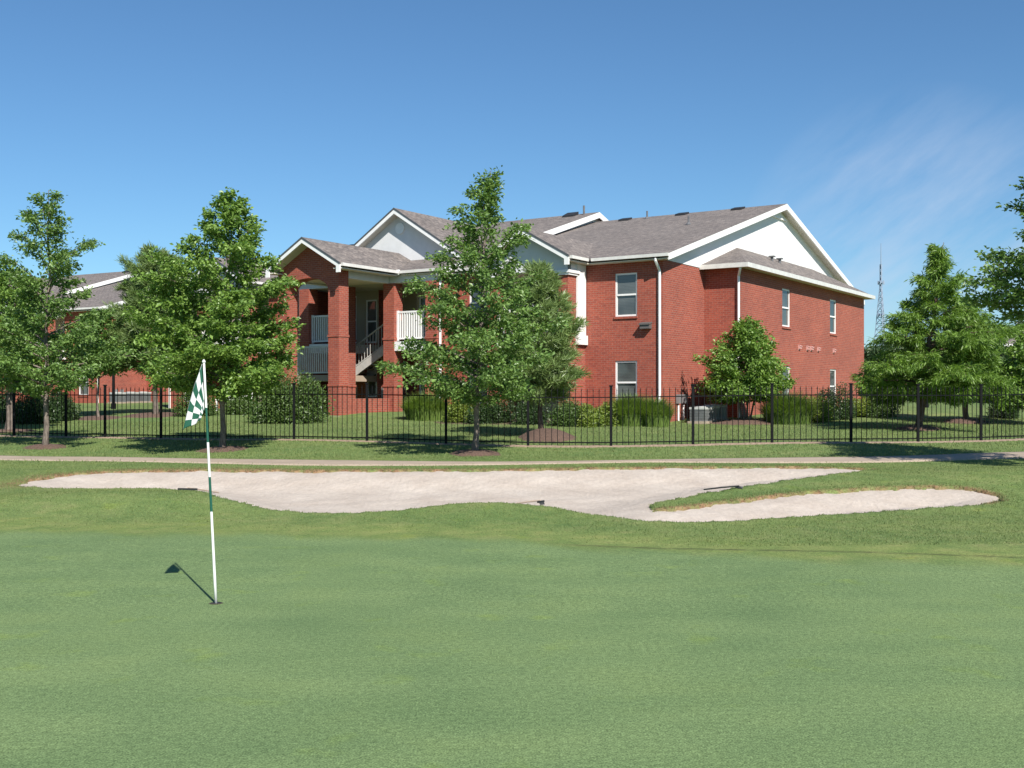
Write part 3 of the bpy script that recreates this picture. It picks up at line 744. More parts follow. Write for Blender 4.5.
    mb = MB(); mb.box(-11.27, -11.5, pb1, -.83, 6.12, 6.46); mb.box(-13.9, -14.16, pb1, -.83, 6.12, 6.46); mb.box(-11.56, -13.45, -.81, -.55, 6.14, 6.46); part('frieze', mb, 'stucco')
    mb = MB(); mb.box(-11.3, -13.7, pb1, 2.6, 6.14, 6.18); part('ceiling', mb, 'soffit')
    mb = MB(); mb.box(-11.26, -11.5, pb1, -.83, GB, 1.66); part('parapet', mb, 'brick')
    mb = MB(); mb.box(-11.0, -14.0, -4.1, 2.6, GB, 1.02); part('floor_slab', mb, 'concrete')
    # breezeway back wall with doors and windows
    wall('b', 2.6, 11.5, 13.5, GB, 3.6, -1, [(11.75, 12.6, 1.75, 3.15)])
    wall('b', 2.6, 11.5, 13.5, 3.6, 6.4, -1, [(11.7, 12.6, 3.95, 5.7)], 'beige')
    mb = MB(); mb.box(-11.5, -13.5, 1.35, 2.6, 3.55, 3.82); part('walkway_floor', mb, 'concrete')
    # stair: landing, flights, rails
    mb = MB(); mb.box(-13.62, -15.4, -1.6, 1.3, 2.34, 2.58); part('stair_landing', mb, 'concrete')
    railing((-13.62, -1.55, 0), (-15.38, -1.55, 0), 2.6, 3.7, 'gutter')
    def flight(a0, z0, a1, z1, b0, b1):
        st = MB(); tr_ = MB(); n = 9
        for b in (b0, b1): st.bar((-a0, b, z0-.1), (-a1, b, z1-.1), .06, .3)
        for i in range(n):
            k = (i+.5)/n; a = a0+(a1-a0)*k; z = z0+(z1-z0)*(i+.8)/n; tr_.box(-a-.15, -a+.15, b0+.03, b1-.03, z-.05, z)
        part('stair_tread', tr_, 'concrete'); part('stair_stringer', st, 'stair')
        hr = MB()
        for h in (.95,): 
            hr.bar((-a0, b0, z0+h), (-a1, b0, z1+h), .05, .05)
        hr.bar((-a0, b0, z0+.12), (-a1, b0, z1+.12), .04, .04)
        for i in range(17):
            k = i/16; a = a0+(a1-a0)*k; z = z0+(z1-z0)*k; hr.bar((-a, b0, z+.05), (-a, b0, z+.95), .02, .02, (0, 1, 0))
        part('handrail', hr, 'stair')
    flight(14.3, 2.6, 11.9, 3.95, .2, 1.25); flight(12.2, 1.05, 14.3, 2.5, 1.4, 2.4)
    return root

C0 = (at(663, 38.0), 38.0, 0)
bld = apartment(C0, -TH)
tag(bld, 'red brick two storey apartment building with white gables behind the fence', 'building', 'brick apartment buildings')
nb = copy_tree(bld); nb.location = (at(100, 64.8), 64.8, .28); nb.rotation_euler = (0, 0, -math.radians(29.5))
for k in [c for c in children(nb) if c.name.startswith('side_panel')]: bpy.data.objects.remove(k)
nb['label'] = 'more distant red brick apartment building mostly hidden behind the left trees'
def loc2w(a, b, th=TH, c=C0):
    return (c[0]-a*math.cos(th)+b*math.sin(th), c[1]+a*math.sin(th)+b*math.cos(th))

# condenser units
def ac_unit(x, y, rz, label, s=1.0):
    t = empty('air_conditioner', (x, y, gz(x, y)), rz); tag(t, label, 'air conditioner', 'outdoor air conditioner units')
    mb = MB(); mb.box(-.36*s, .36*s, -.36*s, .36*s, .08, .66*s)
    for k in range(7):
        z = .14+k*.07*s; mb.box(-.375*s, .375*s, -.375*s, .375*s, z, z+.025)
    mb.build('cabinet', M['ac'], t)
    mb = MB(); mb.box(-.39*s, .39*s, -.39*s, .39*s, .63*s, .73*s); mb.tube([(0, 0, .72*s), (0, 0, .76*s)], .29*s, 16); mb.build('fan_top', M['actop'], t)
    mb = MB(); mb.box(-.45*s, .45*s, -.45*s, .45*s, -.15, .08); mb.build('pad', M['concrete'], t)
    return t
for (a, b, lab) in ((-1.1, .65, 'grey air conditioner unit beside the right wing wall, nearest the downspout'), (-1.1, 1.3, 'grey air conditioner unit in the middle of the three by the wing wall'),
                    (-1.1, 1.95, 'grey air conditioner unit beside the small tree at the brick corner')):
    x, y = loc2w(a, b); ac_unit(x, y, -TH, lab, .76)
for i, (px, lab) in enumerate(((118, 'leftmost small air conditioner by the distant brick building'), (130.5, 'distant air conditioner between two others on the left'), (143, 'rightmost small air conditioner by the distant brick building'))):
    Y = 63.5+i*1.1; ac_unit(at(px, Y), Y, -.5, lab, .85)

# ------------------------------------------------------------------ trees and plants
def leafset(P, size, rng, up=.55, aspect=.55, out=None, outw=.4, droop=.0, fold=.12):
    n = len(P); nr = rng.normal(0, 1, (n, 3)); nr /= np.linalg.norm(nr, axis=1, keepdims=True)+1e-9
    nn = nr*(1-up); nn[:, 2] += up
    nn /= np.linalg.norm(nn, axis=1, keepdims=True)+1e-9
    d = rng.normal(0, 1, (n, 3))
    if out is not None: d = d*(1-outw)+out*outw*1.7
    d[:, 2] -= droop
    d -= nn*np.sum(d*nn, 1, keepdims=True); d /= np.linalg.norm(d, axis=1, keepdims=True)+1e-9
    s = np.cross(nn, d); L = (size*rng.uniform(.7, 1.25, n))[:, None]; w = L*aspect*.5
    V = np.stack([P, P+d*L*.5+s*w+nn*L*fold, P+d*L, P+d*L*.5-s*w+nn*L*fold], 1).reshape(-1, 3)
    return V
def quads(n): return np.arange(4*n).reshape(-1, 4)

def tree(name, x, y, H, prof, label, cat, seed, nb=55, h0=.22, leaf=.105, mat_='oak', bark_='bark', lpn=6, tr=.07, lean=(0, 0), rise=.45, group=None,
         clump=.10, aspect=.55, kind='leaf', multi=1, sub=6, gap=.0, droop=.0, mat_var=(.5, .22), z=None, skew=(0, 0), rag=.2, hpow=1.25):
    rng = np.random.default_rng(seed); rn = random.Random(seed)
    root = empty(name, (x, y, gz(x, y) if z is None else z), 0); tag(root, label, cat, group)
    tk = MB(); hs = [p[0] for p in prof]; rs = [p[1] for p in prof]
    pts = []; K = 12
    wob = [(rn.uniform(-.04, .04), rn.uniform(-.04, .04)) for _ in range(K+1)]
    def trunk_at(h):
        t = h/H*K; i = int(min(K-1, t)); q = t-i
        wx = wob[i][0]*(1-q)+wob[i+1][0]*q; wy = wob[i][1]*(1-q)+wob[i+1][1]*q
        return Vector((lean[0]*h/H+wx, lean[1]*h/H+wy, h))
    rad = lambda h: max(.008, tr*max(0, 1-h/H)**.8)
    if multi == 1:
        tp = [trunk_at(H*k/24) for k in range(25)]; tp[0].z = -.15
        rr = [rad(H*k/24) for k in range(25)]; rr[0] *= 1.5; rr[1] *= 1.08
        tk.tube(tp, rr, 9)
    else:
        for j in range(multi):
            an = 2*math.pi*j/multi+rn.uniform(-.3, .3)
            e = Vector((math.cos(an)*.55*rs[len(rs)//2], math.sin(an)*.55*rs[len(rs)//2], H*.75))
            tp = [Vector((math.cos(an)*.1, math.sin(an)*.1, -.1)).lerp(e, (k/8)) for k in range(9)]
            tk.tube(tp, [tr*(1-.85*k/8) for k in range(9)], 6)
    LP = []; LO = []
    az = rn.uniform(0, 6.28)
    for i in range(nb):
        k = (i+.5)/nb; h = H*(h0+(1-h0)*k**hpow*.985)
        az += 2.399+rn.uniform(-.4, .4)
        R = np.interp(h/H, hs, rs)*rn.uniform(1-rag*1.6, 1+rag*.75)
        if rn.random() < gap: R *= .5
        sk = 1+skew[0]*math.cos(az)+skew[1]*math.sin(az); R *= sk
        R = max(R, .12)
        p0 = trunk_at(h*(.86 if multi == 1 else .8)) if h > 1 else trunk_at(h)
        up = rise*(.2+1.1*(h/H))*R-droop*R*.6
        d = Vector((math.cos(az), math.sin(az), 0))
        bp = []
        top = trunk_at(min(H, h))
        bend = rn.uniform(-.15, .15)
        for q in range(7):
            t = q/6
            v = p0+d*(R*t)+Vector((-d.y, d.x, 0))*(bend*R*t*t)
            v.z = p0.z+(h-p0.z)*min(1, t*1.3)+up*t*(1-.35*t)-droop*R*t*t*.5
            bp.append(v)
        r0 = min(rad(p0.z)*.55, .006+.016*R)
        tk.tube(bp, [max(.003, r0*(1-.85*q/6)) for q in range(7)], 5, False)
        ns = max(2, int(sub*(.5+R/1.5)))
        tips = [(bp[-1], d, .0)]
        for s_ in range(ns):
            t = .25+.75*(s_+rn.random())/ns; i0 = min(5, int(t*6)); b0 = bp[i0].lerp(bp[i0+1], t*6-i0)
            sa = az+rn.choice((-1, 1))*rn.uniform(.4, 1.25); tl = R*rn.uniform(.18, .42)*(1.15-.5*t)+.08
            dd = Vector((math.cos(sa), math.sin(sa), rn.uniform(-.25, .45)-droop*.7)); e = b0+dd*tl
            tk.tube([b0, b0.lerp(e, .5)+Vector((0, 0, .03)), e], [.006, .0045, .0025], 4, False)
            m_ = max(2, int(tl/.09))
            for w in range(m_):
                q = b0.lerp(e, (w+1)/m_); LP.append(q); LO.append(dd)
        for q in range(2, 7):
            for _ in range(2 if q > 3 else 1): LP.append(bp[q]); LO.append(d)
    nodes = np.array([tuple(v) for v in LP]); outs = np.array([tuple(v) for v in LO])
    P = np.repeat(nodes, lpn, 0); O = np.repeat(outs, lpn, 0)
    P = P+rng.normal(0, 1, P.shape)*np.array([clump, clump, clump*.7])
    n = len(P)
    cv = np.repeat(rng.normal(0, .12, len(nodes)), lpn)
    v = np.clip(rng.normal(mat_var[0], mat_var[1], n)+cv, 0, 1)
    if kind == 'leaf': V = leafset(P, leaf, rng, .5, aspect, O, .45, .15)
    elif kind == 'needle':
        up = O+np.array([0, 0, .55]); V = leafset(P, leaf, rng, .05, aspect, up, .55, 0, 0)
    else: V = leafset(P, leaf, rng, .35, aspect, O, .62, .55, .02)
    np_mesh('crown', V, quads(n), M[mat_], root, {'var': np.repeat(v, 4)})
    tk.build('trunk', M[bark_], root, True)
    return root

OG = 'young oak trees in a row along the fence'
oakp = lambda s=1: [(.2, .9*s), (.27, 1.75*s), (.36, 2.0*s), (.45, 1.8*s), (.55, 1.55*s), (.66, 1.25*s), (.76, 1.0*s), (.85, .62*s), (.93, .36*s), (1, .1)]
tx, ty = pix(45, 447.5)
tree('oak_tree', tx, ty, 6.5, [(.2, .9), (.25, 1.6), (.34, 1.75), (.45, 1.5), (.55, 1.15), (.63, .85), (.70, 1.15), (.77, 1.05), (.83, .6), (.9, .5), (.95, .25), (1, .05)],
     'open layered young oak, leftmost in front of the black fence', 'tree', 11, nb=48, lean=(.12, 0), gap=.2, rag=.3, group=OG, leaf=.10, lpn=14, rise=.22, clump=.075)
mulch(tx, ty, .55, .07, 'brown mulch ring at the foot of the leftmost oak in front of the fence')
tx, ty = pix(222, 450)
tree('oak_tree', tx, ty, 6.12, [(.2, 1.1), (.26, 1.85), (.36, 1.95), (.45, 1.75), (.55, 1.6), (.66, 1.3), (.76, 1.05), (.85, .68), (.93, .36), (1, .05)],
     'full bright green oak standing just behind the golf flag', 'tree', 12, nb=64, mat_='oak2', group=OG, leaf=.105, lpn=16, lean=(.28, 0), rag=.2, sub=7, skew=(-.1, 0), clump=.075, rise=.35, gap=.06)
mulch(tx, ty, .6, .07, 'brown mulch ring under the full oak behind the golf flag')
tx, ty = pix(475, 454)
tree('oak_tree', tx, ty, 6.35, [(.17, .9), (.24, 1.7), (.33, 1.85), (.45, 1.7), (.55, 1.5), (.64, 1.3), (.74, .95), (.82, .62), (.9, .33), (1, .06)],
     'tall pointed oak in front of the apartment stair and balconies', 'tree', 13, nb=62, h0=.19, lean=(.32, 0), group=OG, leaf=.10, rag=.28, gap=.12, lpn=13, rise=.28, clump=.075)
mulch(tx, ty, .6, .08, 'brown mulch ring at the foot of the tall pointed oak')
tree('oak_tree', 10.75, 21.0, 6.7, [(.3, .7), (.38, 1.5), (.48, 1.75), (.6, 1.5), (.7, 1.2), (.8, .95), (.9, .6), (1, .08)],
     'dark oak cut off by the right edge of the view', 'tree', 14, nb=60, h0=.43, leaf=.10, group=OG, rag=.22, lpn=13, clump=.075, rise=.35)

# behind the fence
def back_tree(px, Y): return at(px, Y), Y
x, y = back_tree(10, 34.5)
tree('shade_tree', x, y, 4.9, [(.28, .9), (.4, 1.4), (.6, 1.35), (.75, 1.15), (.9, .7), (1, .15)], 'round leafy tree with pale trunk at the left edge behind the fence', 'tree', 21, nb=56, h0=.3, mat_='oak2', leaf=.11, tr=.13, lpn=14, rag=.14)
mulch(x, y, .8, .06, 'mulch under the pale trunked tree at the left edge')
x, y = back_tree(98, 42)
tree('shade_tree', x, y, 3.9, [(.4, .8), (.5, 1.25), (.7, 1.1), (.9, .6), (1, .15)], 'small thin trunked tree between the left oak and the pine', 'tree', 22, nb=34, h0=.42, leaf=.15, tr=.05, lpn=8)
mulch(x, y, .9, .05, 'mulch under the small thin trunked tree on the left lawn')
x, y = back_tree(155, 43)
tree('pine_tree', x, y, 6.3, [(.22, .9), (.32, 1.6), (.5, 1.6), (.65, 1.4), (.8, 1.05), (.92, .6), (1, .15)], 'light green pine on the left lawn behind the full oak', 'tree', 23, nb=62, h0=.26, mat_='pine', kind='needle', leaf=.26, aspect=.10, lpn=26, clump=.07, bark_='bark', tr=.10, rise=.7, sub=6, group='pines behind the fence')
mulch(x, y, 1.1, .06, 'mulch under the light green pine on the left lawn')
x, y = back_tree(541, 30.4)
tree('pine_tree', x, y, 4.55, [(.14, .75), (.24, 1.3), (.38, 1.32), (.55, 1.08), (.7, .8), (.84, .48), (1, .08)], 'bushy pine on a mulch mound right of the tall pointed oak', 'tree', 24, z=gz(x, y)+.12, skew=(-.1, 0), mat_var=(.62, .22), nb=60, h0=.17, mat_='pine', kind='needle', leaf=.21, aspect=.09, lpn=26, clump=.055, bark_='bark_red', tr=.075, rise=.7, sub=6, group='pines behind the fence')
mulch(x+.15, y-.6, .8, .24, 'raised brown mulch mound under the bushy pine', 1.5)
x, y = back_tree(918, 33.5)
tree('cypress_tree', x, y, 5.6, [(.15, 1.2), (.22, 1.8), (.32, 2.05), (.42, 1.8), (.55, 1.5), (.68, 1.0), (.78, .75), (.88, .32), (1, .03)], 'feathery bright green cypress with drooping boughs right of the building', 'tree', 25, nb=68, h0=.2, mat_='cypress', kind='spray', leaf=.17, aspect=.17, lpn=22, clump=.06, bark_='bark_red', tr=.10, rise=.3, droop=.3, sub=8, rag=.34, group='cypresses behind the fence', skew=(.2, 0), lean=(.75, 0), gap=.1)
mulch(x, y, .7, .13, 'dark mulch mound under the feathery bright cypress')
x, y = back_tree(966, 38)
tree('cypress_tree', x, y, 4.3, [(.2, 1.1), (.3, 1.6), (.45, 1.5), (.6, 1.2), (.8, .7), (1, .1)], 'shorter cypress half hidden behind the larger feathery one', 'tree', 26, nb=46, h0=.24, mat_='cypress', kind='spray', leaf=.18, aspect=.18, lpn=18, clump=.09, bark_='bark_red', tr=.10, rise=.25, droop=.28, sub=7, rag=.28, group='cypresses behind the fence')
mulch(x, y, .8, .15, 'dark mulch mound under the shorter cypress')
x, y = back_tree(746, 38.2)
tree('flowering_tree', x, y, 3.45, [(.15, .95), (.25, 1.4), (.4, 1.45), (.55, 1.15), (.7, .85), (.85, .55), (1, .15)], 'multi stemmed bright leafy small tree against the brick corner', 'tree', 27, nb=56, h0=.2, mat_='oak2', leaf=.11, lpn=14, multi=4, tr=.04, rise=.5, sub=6, bark_='bark', aspect=.68, rag=.22)
mulch(x, y-.3, 1.6, .12, 'mulch under the small tree at the brick corner', .9)
x, y = back_tree(1035, 37)
tree('shade_tree', x, y, 3.3, [(.1, .8), (.3, 1.3), (.6, 1.1), (1, .2)], 'low bright young tree by the right edge behind the fence', 'tree', 28, nb=36, h0=.15, mat_='oak2', leaf=.14, tr=.05, lpn=8)

# background trees
def far_tree(px, Y, H, R, seed, label, m_='far'):
    x = at(px, Y); tree('background_tree', x, Y, H, [(.15, R*.6), (.3, R), (.55, R*.95), (.8, R*.6), (1, .25)], label, 'tree', seed, nb=40, h0=.2, leaf=.34, lpn=6, clump=.32, mat_=m_, tr=.18, sub=5, group='far trees beyond the lawns', rag=.25)
for i, (px, Y, H, R, lab) in enumerate(((876, 95, 4.3, 2.6, 'dark far tree just right of the building corner'), (905, 110, 6.0, 3.6, 'far tree low behind the feathery cypress, left of the white car'),
        (950, 120, 6.4, 4.2, 'far tree directly behind the white car'), (990, 100, 6.6, 3.2, 'dark far tree between the two cypresses and the brown house'),
        (1032, 66, 3.4, 2.0, 'dark tree beside the brown house at the right edge'), (1075, 90, 8, 4, 'tall far tree just beyond the right edge'),
        (-20, 80, 7.0, 4.0, 'far tree behind the left edge of the distant apartments'), (40, 95, 7.0, 4.2, 'far tree behind the leftmost oak'))):
    far_tree(px, Y, H, R, 60+i, lab)

def shrub(x, y, rx, ry, h, label, seed, m_='shrub', n=3200, leaf=.07, group='foundation shrubs', z=None, lumps=9):
    rng = np.random.default_rng(seed); n = int(n*2.3); t = empty('shrub', (x, y, gz(x, y) if z is None else z)); tag(t, label, 'shrub', group)
    C = rng.normal(0, 1, (lumps, 3)); C /= np.linalg.norm(C, axis=1, keepdims=True); C[:, 2] = np.abs(C[:, 2])*.9
    C *= rng.uniform(.35, .72, (lumps, 1)); rad = rng.uniform(.36, .58, lumps)
    k = rng.integers(0, lumps, n); u_ = rng.normal(0, 1, (n, 3)); u_ /= np.linalg.norm(u_, axis=1, keepdims=True)
    q = C[k]+u_*(rad[k]*rng.uniform(.35, 1.08, n)**.6)[:, None]
    q[:, 2] = np.where(q[:, 2] < .03, rng.uniform(.02, .35, n), q[:, 2])
    P = q*np.array([rx, ry, h*.92]); o_ = u_
    v = np.clip(rng.normal(.5, .2, n)+rng.normal(0, .12, lumps)[k], 0, 1)
    np_mesh('foliage', leafset(P, leaf, rng, .35, .55, o_, .5), quads(n), M[m_], t, {'var': np.repeat(v, 4)})
    mb = MB()
    for j in range(6):
        c = Vector((C[j % lumps][0]*rx, C[j % lumps][1]*ry, C[j % lumps][2]*h*.8)); mb.tube([(0.02*j, 0, -.1), c*.5+Vector((0, 0, .1)), c], [.02, .014, .006], 5)
    mb.build('stem', M['bark_red'], t)
    return t
def grass_clump(x, y, rx, ry, h, label, seed, n=1500, group='ornamental grass clumps', m_='blade', var=(.5, .2)):
    rng = np.random.default_rng(seed); t = empty('ornamental_grass', (x, y, gz(x, y))); tag(t, label, 'grass clump', group)
    r = np.sqrt(rng.uniform(0, 1, n)); a = rng.uniform(0, 2*np.pi, n); bx, by = r*np.cos(a)*rx*.8, r*np.sin(a)*ry*.8
    la = a+rng.normal(0, .7, n); H = h*rng.uniform(.7, 1.1, n)*(1.06-.5*r**2.2); out = H*rng.uniform(.15, .75, n)*(.5+.8*r)
    w = .012; c, s = np.cos(la), np.sin(la); V = np.zeros((n, 5, 3))
    sx, sy = -s*w, c*w
    V[:, 0] = np.stack([bx-sx, by-sy, 0*bx-.03], -1); V[:, 1] = np.stack([bx+sx, by+sy, 0*bx-.03], -1)
    mx, my, mz = bx+c*out*.35, by+s*out*.35, H*.65
    V[:, 2] = np.stack([mx+sx, my+sy, mz], -1); V[:, 3] = np.stack([mx-sx, my-sy, mz], -1)
    V[:, 4] = np.stack([bx+c*out, by+s*out, H*rng.uniform(.8, 1, n)], -1)
    i = np.arange(n)[:, None]*5; F = np.concatenate([i+np.array([[0, 1, 2]]), i+np.array([[0, 2, 3]]), i+np.array([[3, 2, 4]])])
    v = np.clip(rng.normal(var[0], var[1], n), 0, 1)
    o = np_mesh('blades', V.reshape(-1, 3), F, M[m_], t, {'var': np.repeat(v, 5)}); return t
def sh(px, Y, wpx, ytop, label, seed, m_='shrub', dy=.7, **k):
    x = at(px, Y); r = wpx/2/f*Y; h = CZ+(HZ-ytop)/f*Y-gz(x, Y); shrub(x, Y, r, max(dy, r*.7), h, label, seed, m_, **k)
def gr(px, Y, wpx, ytop, label, seed, dy=.5, **k):
    x = at(px, Y); r = wpx/2/f*Y; h = CZ+(HZ-ytop)/f*Y-gz(x, Y); grass_clump(x, Y, r, dy, h, label, seed, **k)
sh(291, 38.3, 84, 369, 'large dark round shrub left of the brick entry pier', 31, 'shrub', n=8000, lumps=20, leaf=.10)
sh(196, 42.5, 46, 384, 'clipped green shrub behind the flag, left of the white bench', 32, n=2600)
sh(238, 43.2, 52, 393, 'clipped green shrub in front of the white bench', 33, n=2600)
gr(427, 39.4, 50, 391, 'trimmed grass hedge beside the entry column', 34, n=3200, var=(.7, .2), dy=.7)
sh(462, 38.2, 40, 390, 'yellow green shrub behind the trunk of the tall pointed oak', 35, 'shrub_lime', n=2400)
sh(498, 37.4, 56, 394, 'dark shrub between the pointed oak and the pine', 36, 'shrub_dark', n=3400)
sh(530, 36.6, 44, 390, 'dark green shrub hiding behind the bushy pine', 37, 'shrub_dark', n=3000)
sh(566, 35.6, 44, 388, 'leafy green shrub just right of the bushy pine', 38, 'shrub', n=3400)
sh(590, 35.2, 30, 402, 'bright lime shrub in front of the lower window', 39, 'shrub_lime', n=1800, leaf=.09)
sh(606, 35.9, 34, 394, 'pale green shrub left of the bright ornamental grass', 40, 'shrub_lime', n=2000, leaf=.08)
gr(631, 36.2, 46, 393, 'bright ornamental grass under the lower window', 41, n=3600, var=(.6, .22), dy=.7)
gr(655, 35.9, 32, 396, 'bright ornamental grass at the front downspout', 42, n=2600, var=(.6, .22), dy=.6)
gr(788, 37.6, 54, 391, 'dark arching grass clump right of the small corner tree', 43, n=3600, var=(.35, .18), dy=.8)
sh(815, 38.5, 40, 386, 'yellow green bush beside the arching grass clump', 44, 'shrub_lime', n=2600)
sh(833, 39.4, 44, 380, 'dark green bush under the far side window', 45, 'shrub_dark', n=3600)
sh(860, 41, 44, 384, 'light green bush at the far corner of the building', 46, 'shrub_lime', n=3200)
sh(886, 40.5, 46, 386, 'medium green bush beyond the building corner', 47, 'shrub', n=3400)
sh(1003, 40, 34, 386, 'dark round shrub near the right edge on the lawn', 48, 'shrub_dark', n=2200, group='lawn shrubs')
sh(30, 39, 56, 380, 'big dark evergreen shrub at the far left behind the fence', 49, 'shrub_dark', n=4200, leaf=.09, group='lawn shrubs')
sh(60, 41, 46, 382, 'dark evergreen shrub right of the leftmost oak trunk', 50, 'shrub_dark', n=3600, leaf=.09, group='lawn shrubs')
sh(-8, 40, 44, 372, 'dark evergreen shrub cut off by the left edge', 51, 'shrub_dark', n=3600, leaf=.09, group='lawn shrubs')
x0, y0 = loc2w(4.6, -2.0)
mulch(*loc2w(3.2, -1.5), 4.2, .05, 'mulch bed along the front of the right wing', 2.0)

# ------------------------------------------------------------------ fence
fr = empty('iron_fence', (0, 27, gz(0, 27)))
tag(fr, 'black iron picket fence running across the lawn in front of the apartments', 'fence')
fo = Vector(fr.location); FH = 1.44
for (x, y) in fx:
    mb = MB(); z = gz(x, y)-.1-fo.z; mb.box(x-fo.x-.03, x-fo.x+.03, y-fo.y-.03, y-fo.y+.03, z, z+.1+FH)
    mb.box(x-fo.x-.045, x-fo.x+.045, y-fo.y-.045, y-fo.y+.045, z+.1+FH, z+.13+FH)
    mb.build('post', M['black'], fr)
for (p, q) in zip(fx[:-1], fx[1:]):
    mb = MB(); p = Vector((p[0], p[1], gz(*p))); q = Vector((q[0], q[1], gz(*q))); n = max(8, round((q-p).length/.142))
    for h in (.10, 1.18): mb.bar(p+Vector((0, 0, h))-fo, q+Vector((0, 0, h))-fo, .026, .026)
    for i in range(1, n):
        r = p.lerp(q, i/n)-fo; w = .0072
        mb.box(r.x-w, r.x+w, r.y-w, r.y+w, r.z+.03, r.z+1.33)
        k = len(mb.v); z1 = r.z+1.33
        mb.v += [(r.x-w*1.7, r.y-w, z1), (r.x+w*1.7, r.y-w, z1), (r.x+w*1.7, r.y+w, z1), (r.x-w*1.7, r.y+w, z1), (r.x, r.y, z1+.09)]
        mb.f += [(k, k+1, k+4), (k+1, k+2, k+4), (k+2, k+3, k+4), (k+3, k, k+4), (k+3, k+2, k+1, k)]
    mb.build('panel', M['black'], fr)

# bare dirt strip below the fence
m, nt, b = mat('dry_dirt'); oc = objco(nt); n = noise(nt, oc, 14, 4, .7)
nt.links.new(ramp(nt, n, [(.3, (.15, .10, .07)), (.7, (.38, .28, .205))]), b.inputs['Base Color']); b.inputs['Roughness'].default_value = .95; M['dirt'] = m
dv = []; df = []
cf = catmull([(x, y) for x, y in fx], 12, False); rn = random.Random(2)
for (x, y) in cf:
    w0, w1 = .28+rn.uniform(-.09, .09), .75+rn.uniform(-.2, .2)
    for yy in (y-w0, y, y+w1): dv.append((x, yy, gz(x, yy)+.03-.05*(yy != y)))
for i in range(len(cf)-1):
    for k in range(2): df.append((i*3+k, (i+1)*3+k, (i+1)*3+k+1, i*3+k+1))
tag(np_mesh('dirt_strip', dv, df, M['dirt']), 'bare dirt strip under the iron fence', None, None, 'structure')

# ------------------------------------------------------------------ golf flag
bx_, by_ = pix(216, 603.5); bz = gz(bx_, by_)
fl = empty('golf_flagstick', (bx_, by_, bz)); tag(fl, 'white and green banded flagstick with hanging checkered flag on the green', 'golf flag')
px_m = f/by_
topx = (203.3-216)/px_m; poleH = 240.5/px_m
PT = lambda h: Vector((topx*h/poleH, .02*h/poleH, h))
m, nt, b = mat('flag_pole'); oc = objco(nt); s = N(nt, 'ShaderNodeSeparateXYZ'); nt.links.new(oc, s.inputs[0])
hz = [0, (604-513)/px_m, (604-478.5)/px_m, (604-443.5)/px_m, (604-409)/px_m]
rp = N(nt, 'ShaderNodeValToRGB'); rp.color_ramp.interpolation = 'CONSTANT'
wh, gn = (.72, .72, .70, 1), (.012, .085, .055, 1)
rp.color_ramp.elements.remove(rp.color_ramp.elements[1]); rp.color_ramp.elements[0].position = 0; rp.color_ramp.elements[0].color = wh
for h, c in list(zip(hz, (wh, gn, wh, gn, wh)))[1:]:
    e = rp.color_ramp.elements.new(h/2.5); e.color = c
nt.links.new(math_(nt, 'DIVIDE', s.outputs[2], 2.5), rp.inputs[0]); nt.links.new(rp.outputs[0], b.inputs['Base Color']); b.inputs['Roughness'].default_value = .35
mb = MB(); mb.tube([PT(poleH*k/10) for k in range(11)], [.0125-.003*k/10 for k in range(11)], 10)
mb.tube([PT(poleH), PT(poleH+.012), PT(poleH+.03)], [.014, .016, .006], 10); mb.build('pole', m, fl, True)
# cloth: u along the fly, v down the hoist
m, nt, b = mat('checker_cloth'); ck = N(nt, 'ShaderNodeTexChecker'); ck.inputs['Scale'].default_value = 1
ck.inputs['Color1'].default_value = (.012, .105, .062, 1); ck.inputs['Color2'].default_value = (.75, .74, .74, 1)
nt.links.new(uvco(nt), ck.inputs[0]); nt.links.new(ck.outputs[0], b.inputs['Base Color']); b.inputs['Roughness'].default_value = .75
bump(nt, b, noise(nt, uvco(nt), 6, 2), .15, .01)
tr = N(nt, 'ShaderNodeBsdfTranslucent'); nt.links.new(ck.outputs[0], tr.inputs[0]); ms = N(nt, 'ShaderNodeMixShader'); ms.inputs[0].default_value = .25
nt.links.new(b.outputs[0], ms.inputs[1]); nt.links.new(tr.outputs[0], ms.inputs[2]); nt.links.new(ms.outputs[0], nt.nodes['Material Output'].inputs[0])
NU, NV = 40, 24; V = []; UV = []
def fp(px, py): return np.array([(px-216)/px_m, (603.5-py)/px_m])
for i in range(NU+1):
    u_ = i/NU
    for j in range(NV+1):
        v_ = j/NV
        top = fp(202.5, 364)*(1-u_)**1.0+fp(184.3, 430)*u_; top = top+np.array([-.018*math.sin(math.pi*u_), .0])
        bot = fp(205.0, 408)*(1-u_)+fp(204.2, 419.5)*u_
        p = top*(1-v_)+bot*v_
        amp = .04*(.25+.75*u_)
        dep = amp*math.sin(v_*math.pi*2.0+u_*1.2)*(math.sin(math.pi*min(1, u_*1.5+.15))*.6+.4)+.05*v_*u_
        hz_ = .010*math.sin(v_*9+u_*3)*u_
        V.append((p[0]+hz_, -.015-dep*.8-.02*u_, p[1])); UV.append((u_*6.6+.35, v_*2.6+.95))
Fq = [(i*(NV+1)+j, (i+1)*(NV+1)+j, (i+1)*(NV+1)+j+1, i*(NV+1)+j+1) for i in range(NU) for j in range(NV)]
me = bpy.data.meshes.new('flag'); me.from_pydata(V, [], Fq); me.materials.append(m); ul = me.uv_layers.new(name='UVMap')
for l in me.loops: ul.data[l.index].uv = UV[l.vertex_index]
for p in me.polygons: p.use_smooth = True
o = bpy.data.objects.new('flag', me); col.objects.link(o); o.parent = fl
md = o.modifiers.new('thick', 'SOLIDIFY'); md.thickness = .002
mb = MB(); mb.tube([(0, 0, -.05), (0, 0, .0035)], .054, 24); o = mb.build('golf_hole', plain('hole_dark', (.012, .012, .011), .9, .2)); o.location = (bx_, by_, bz)
mb = MB(); n = 28
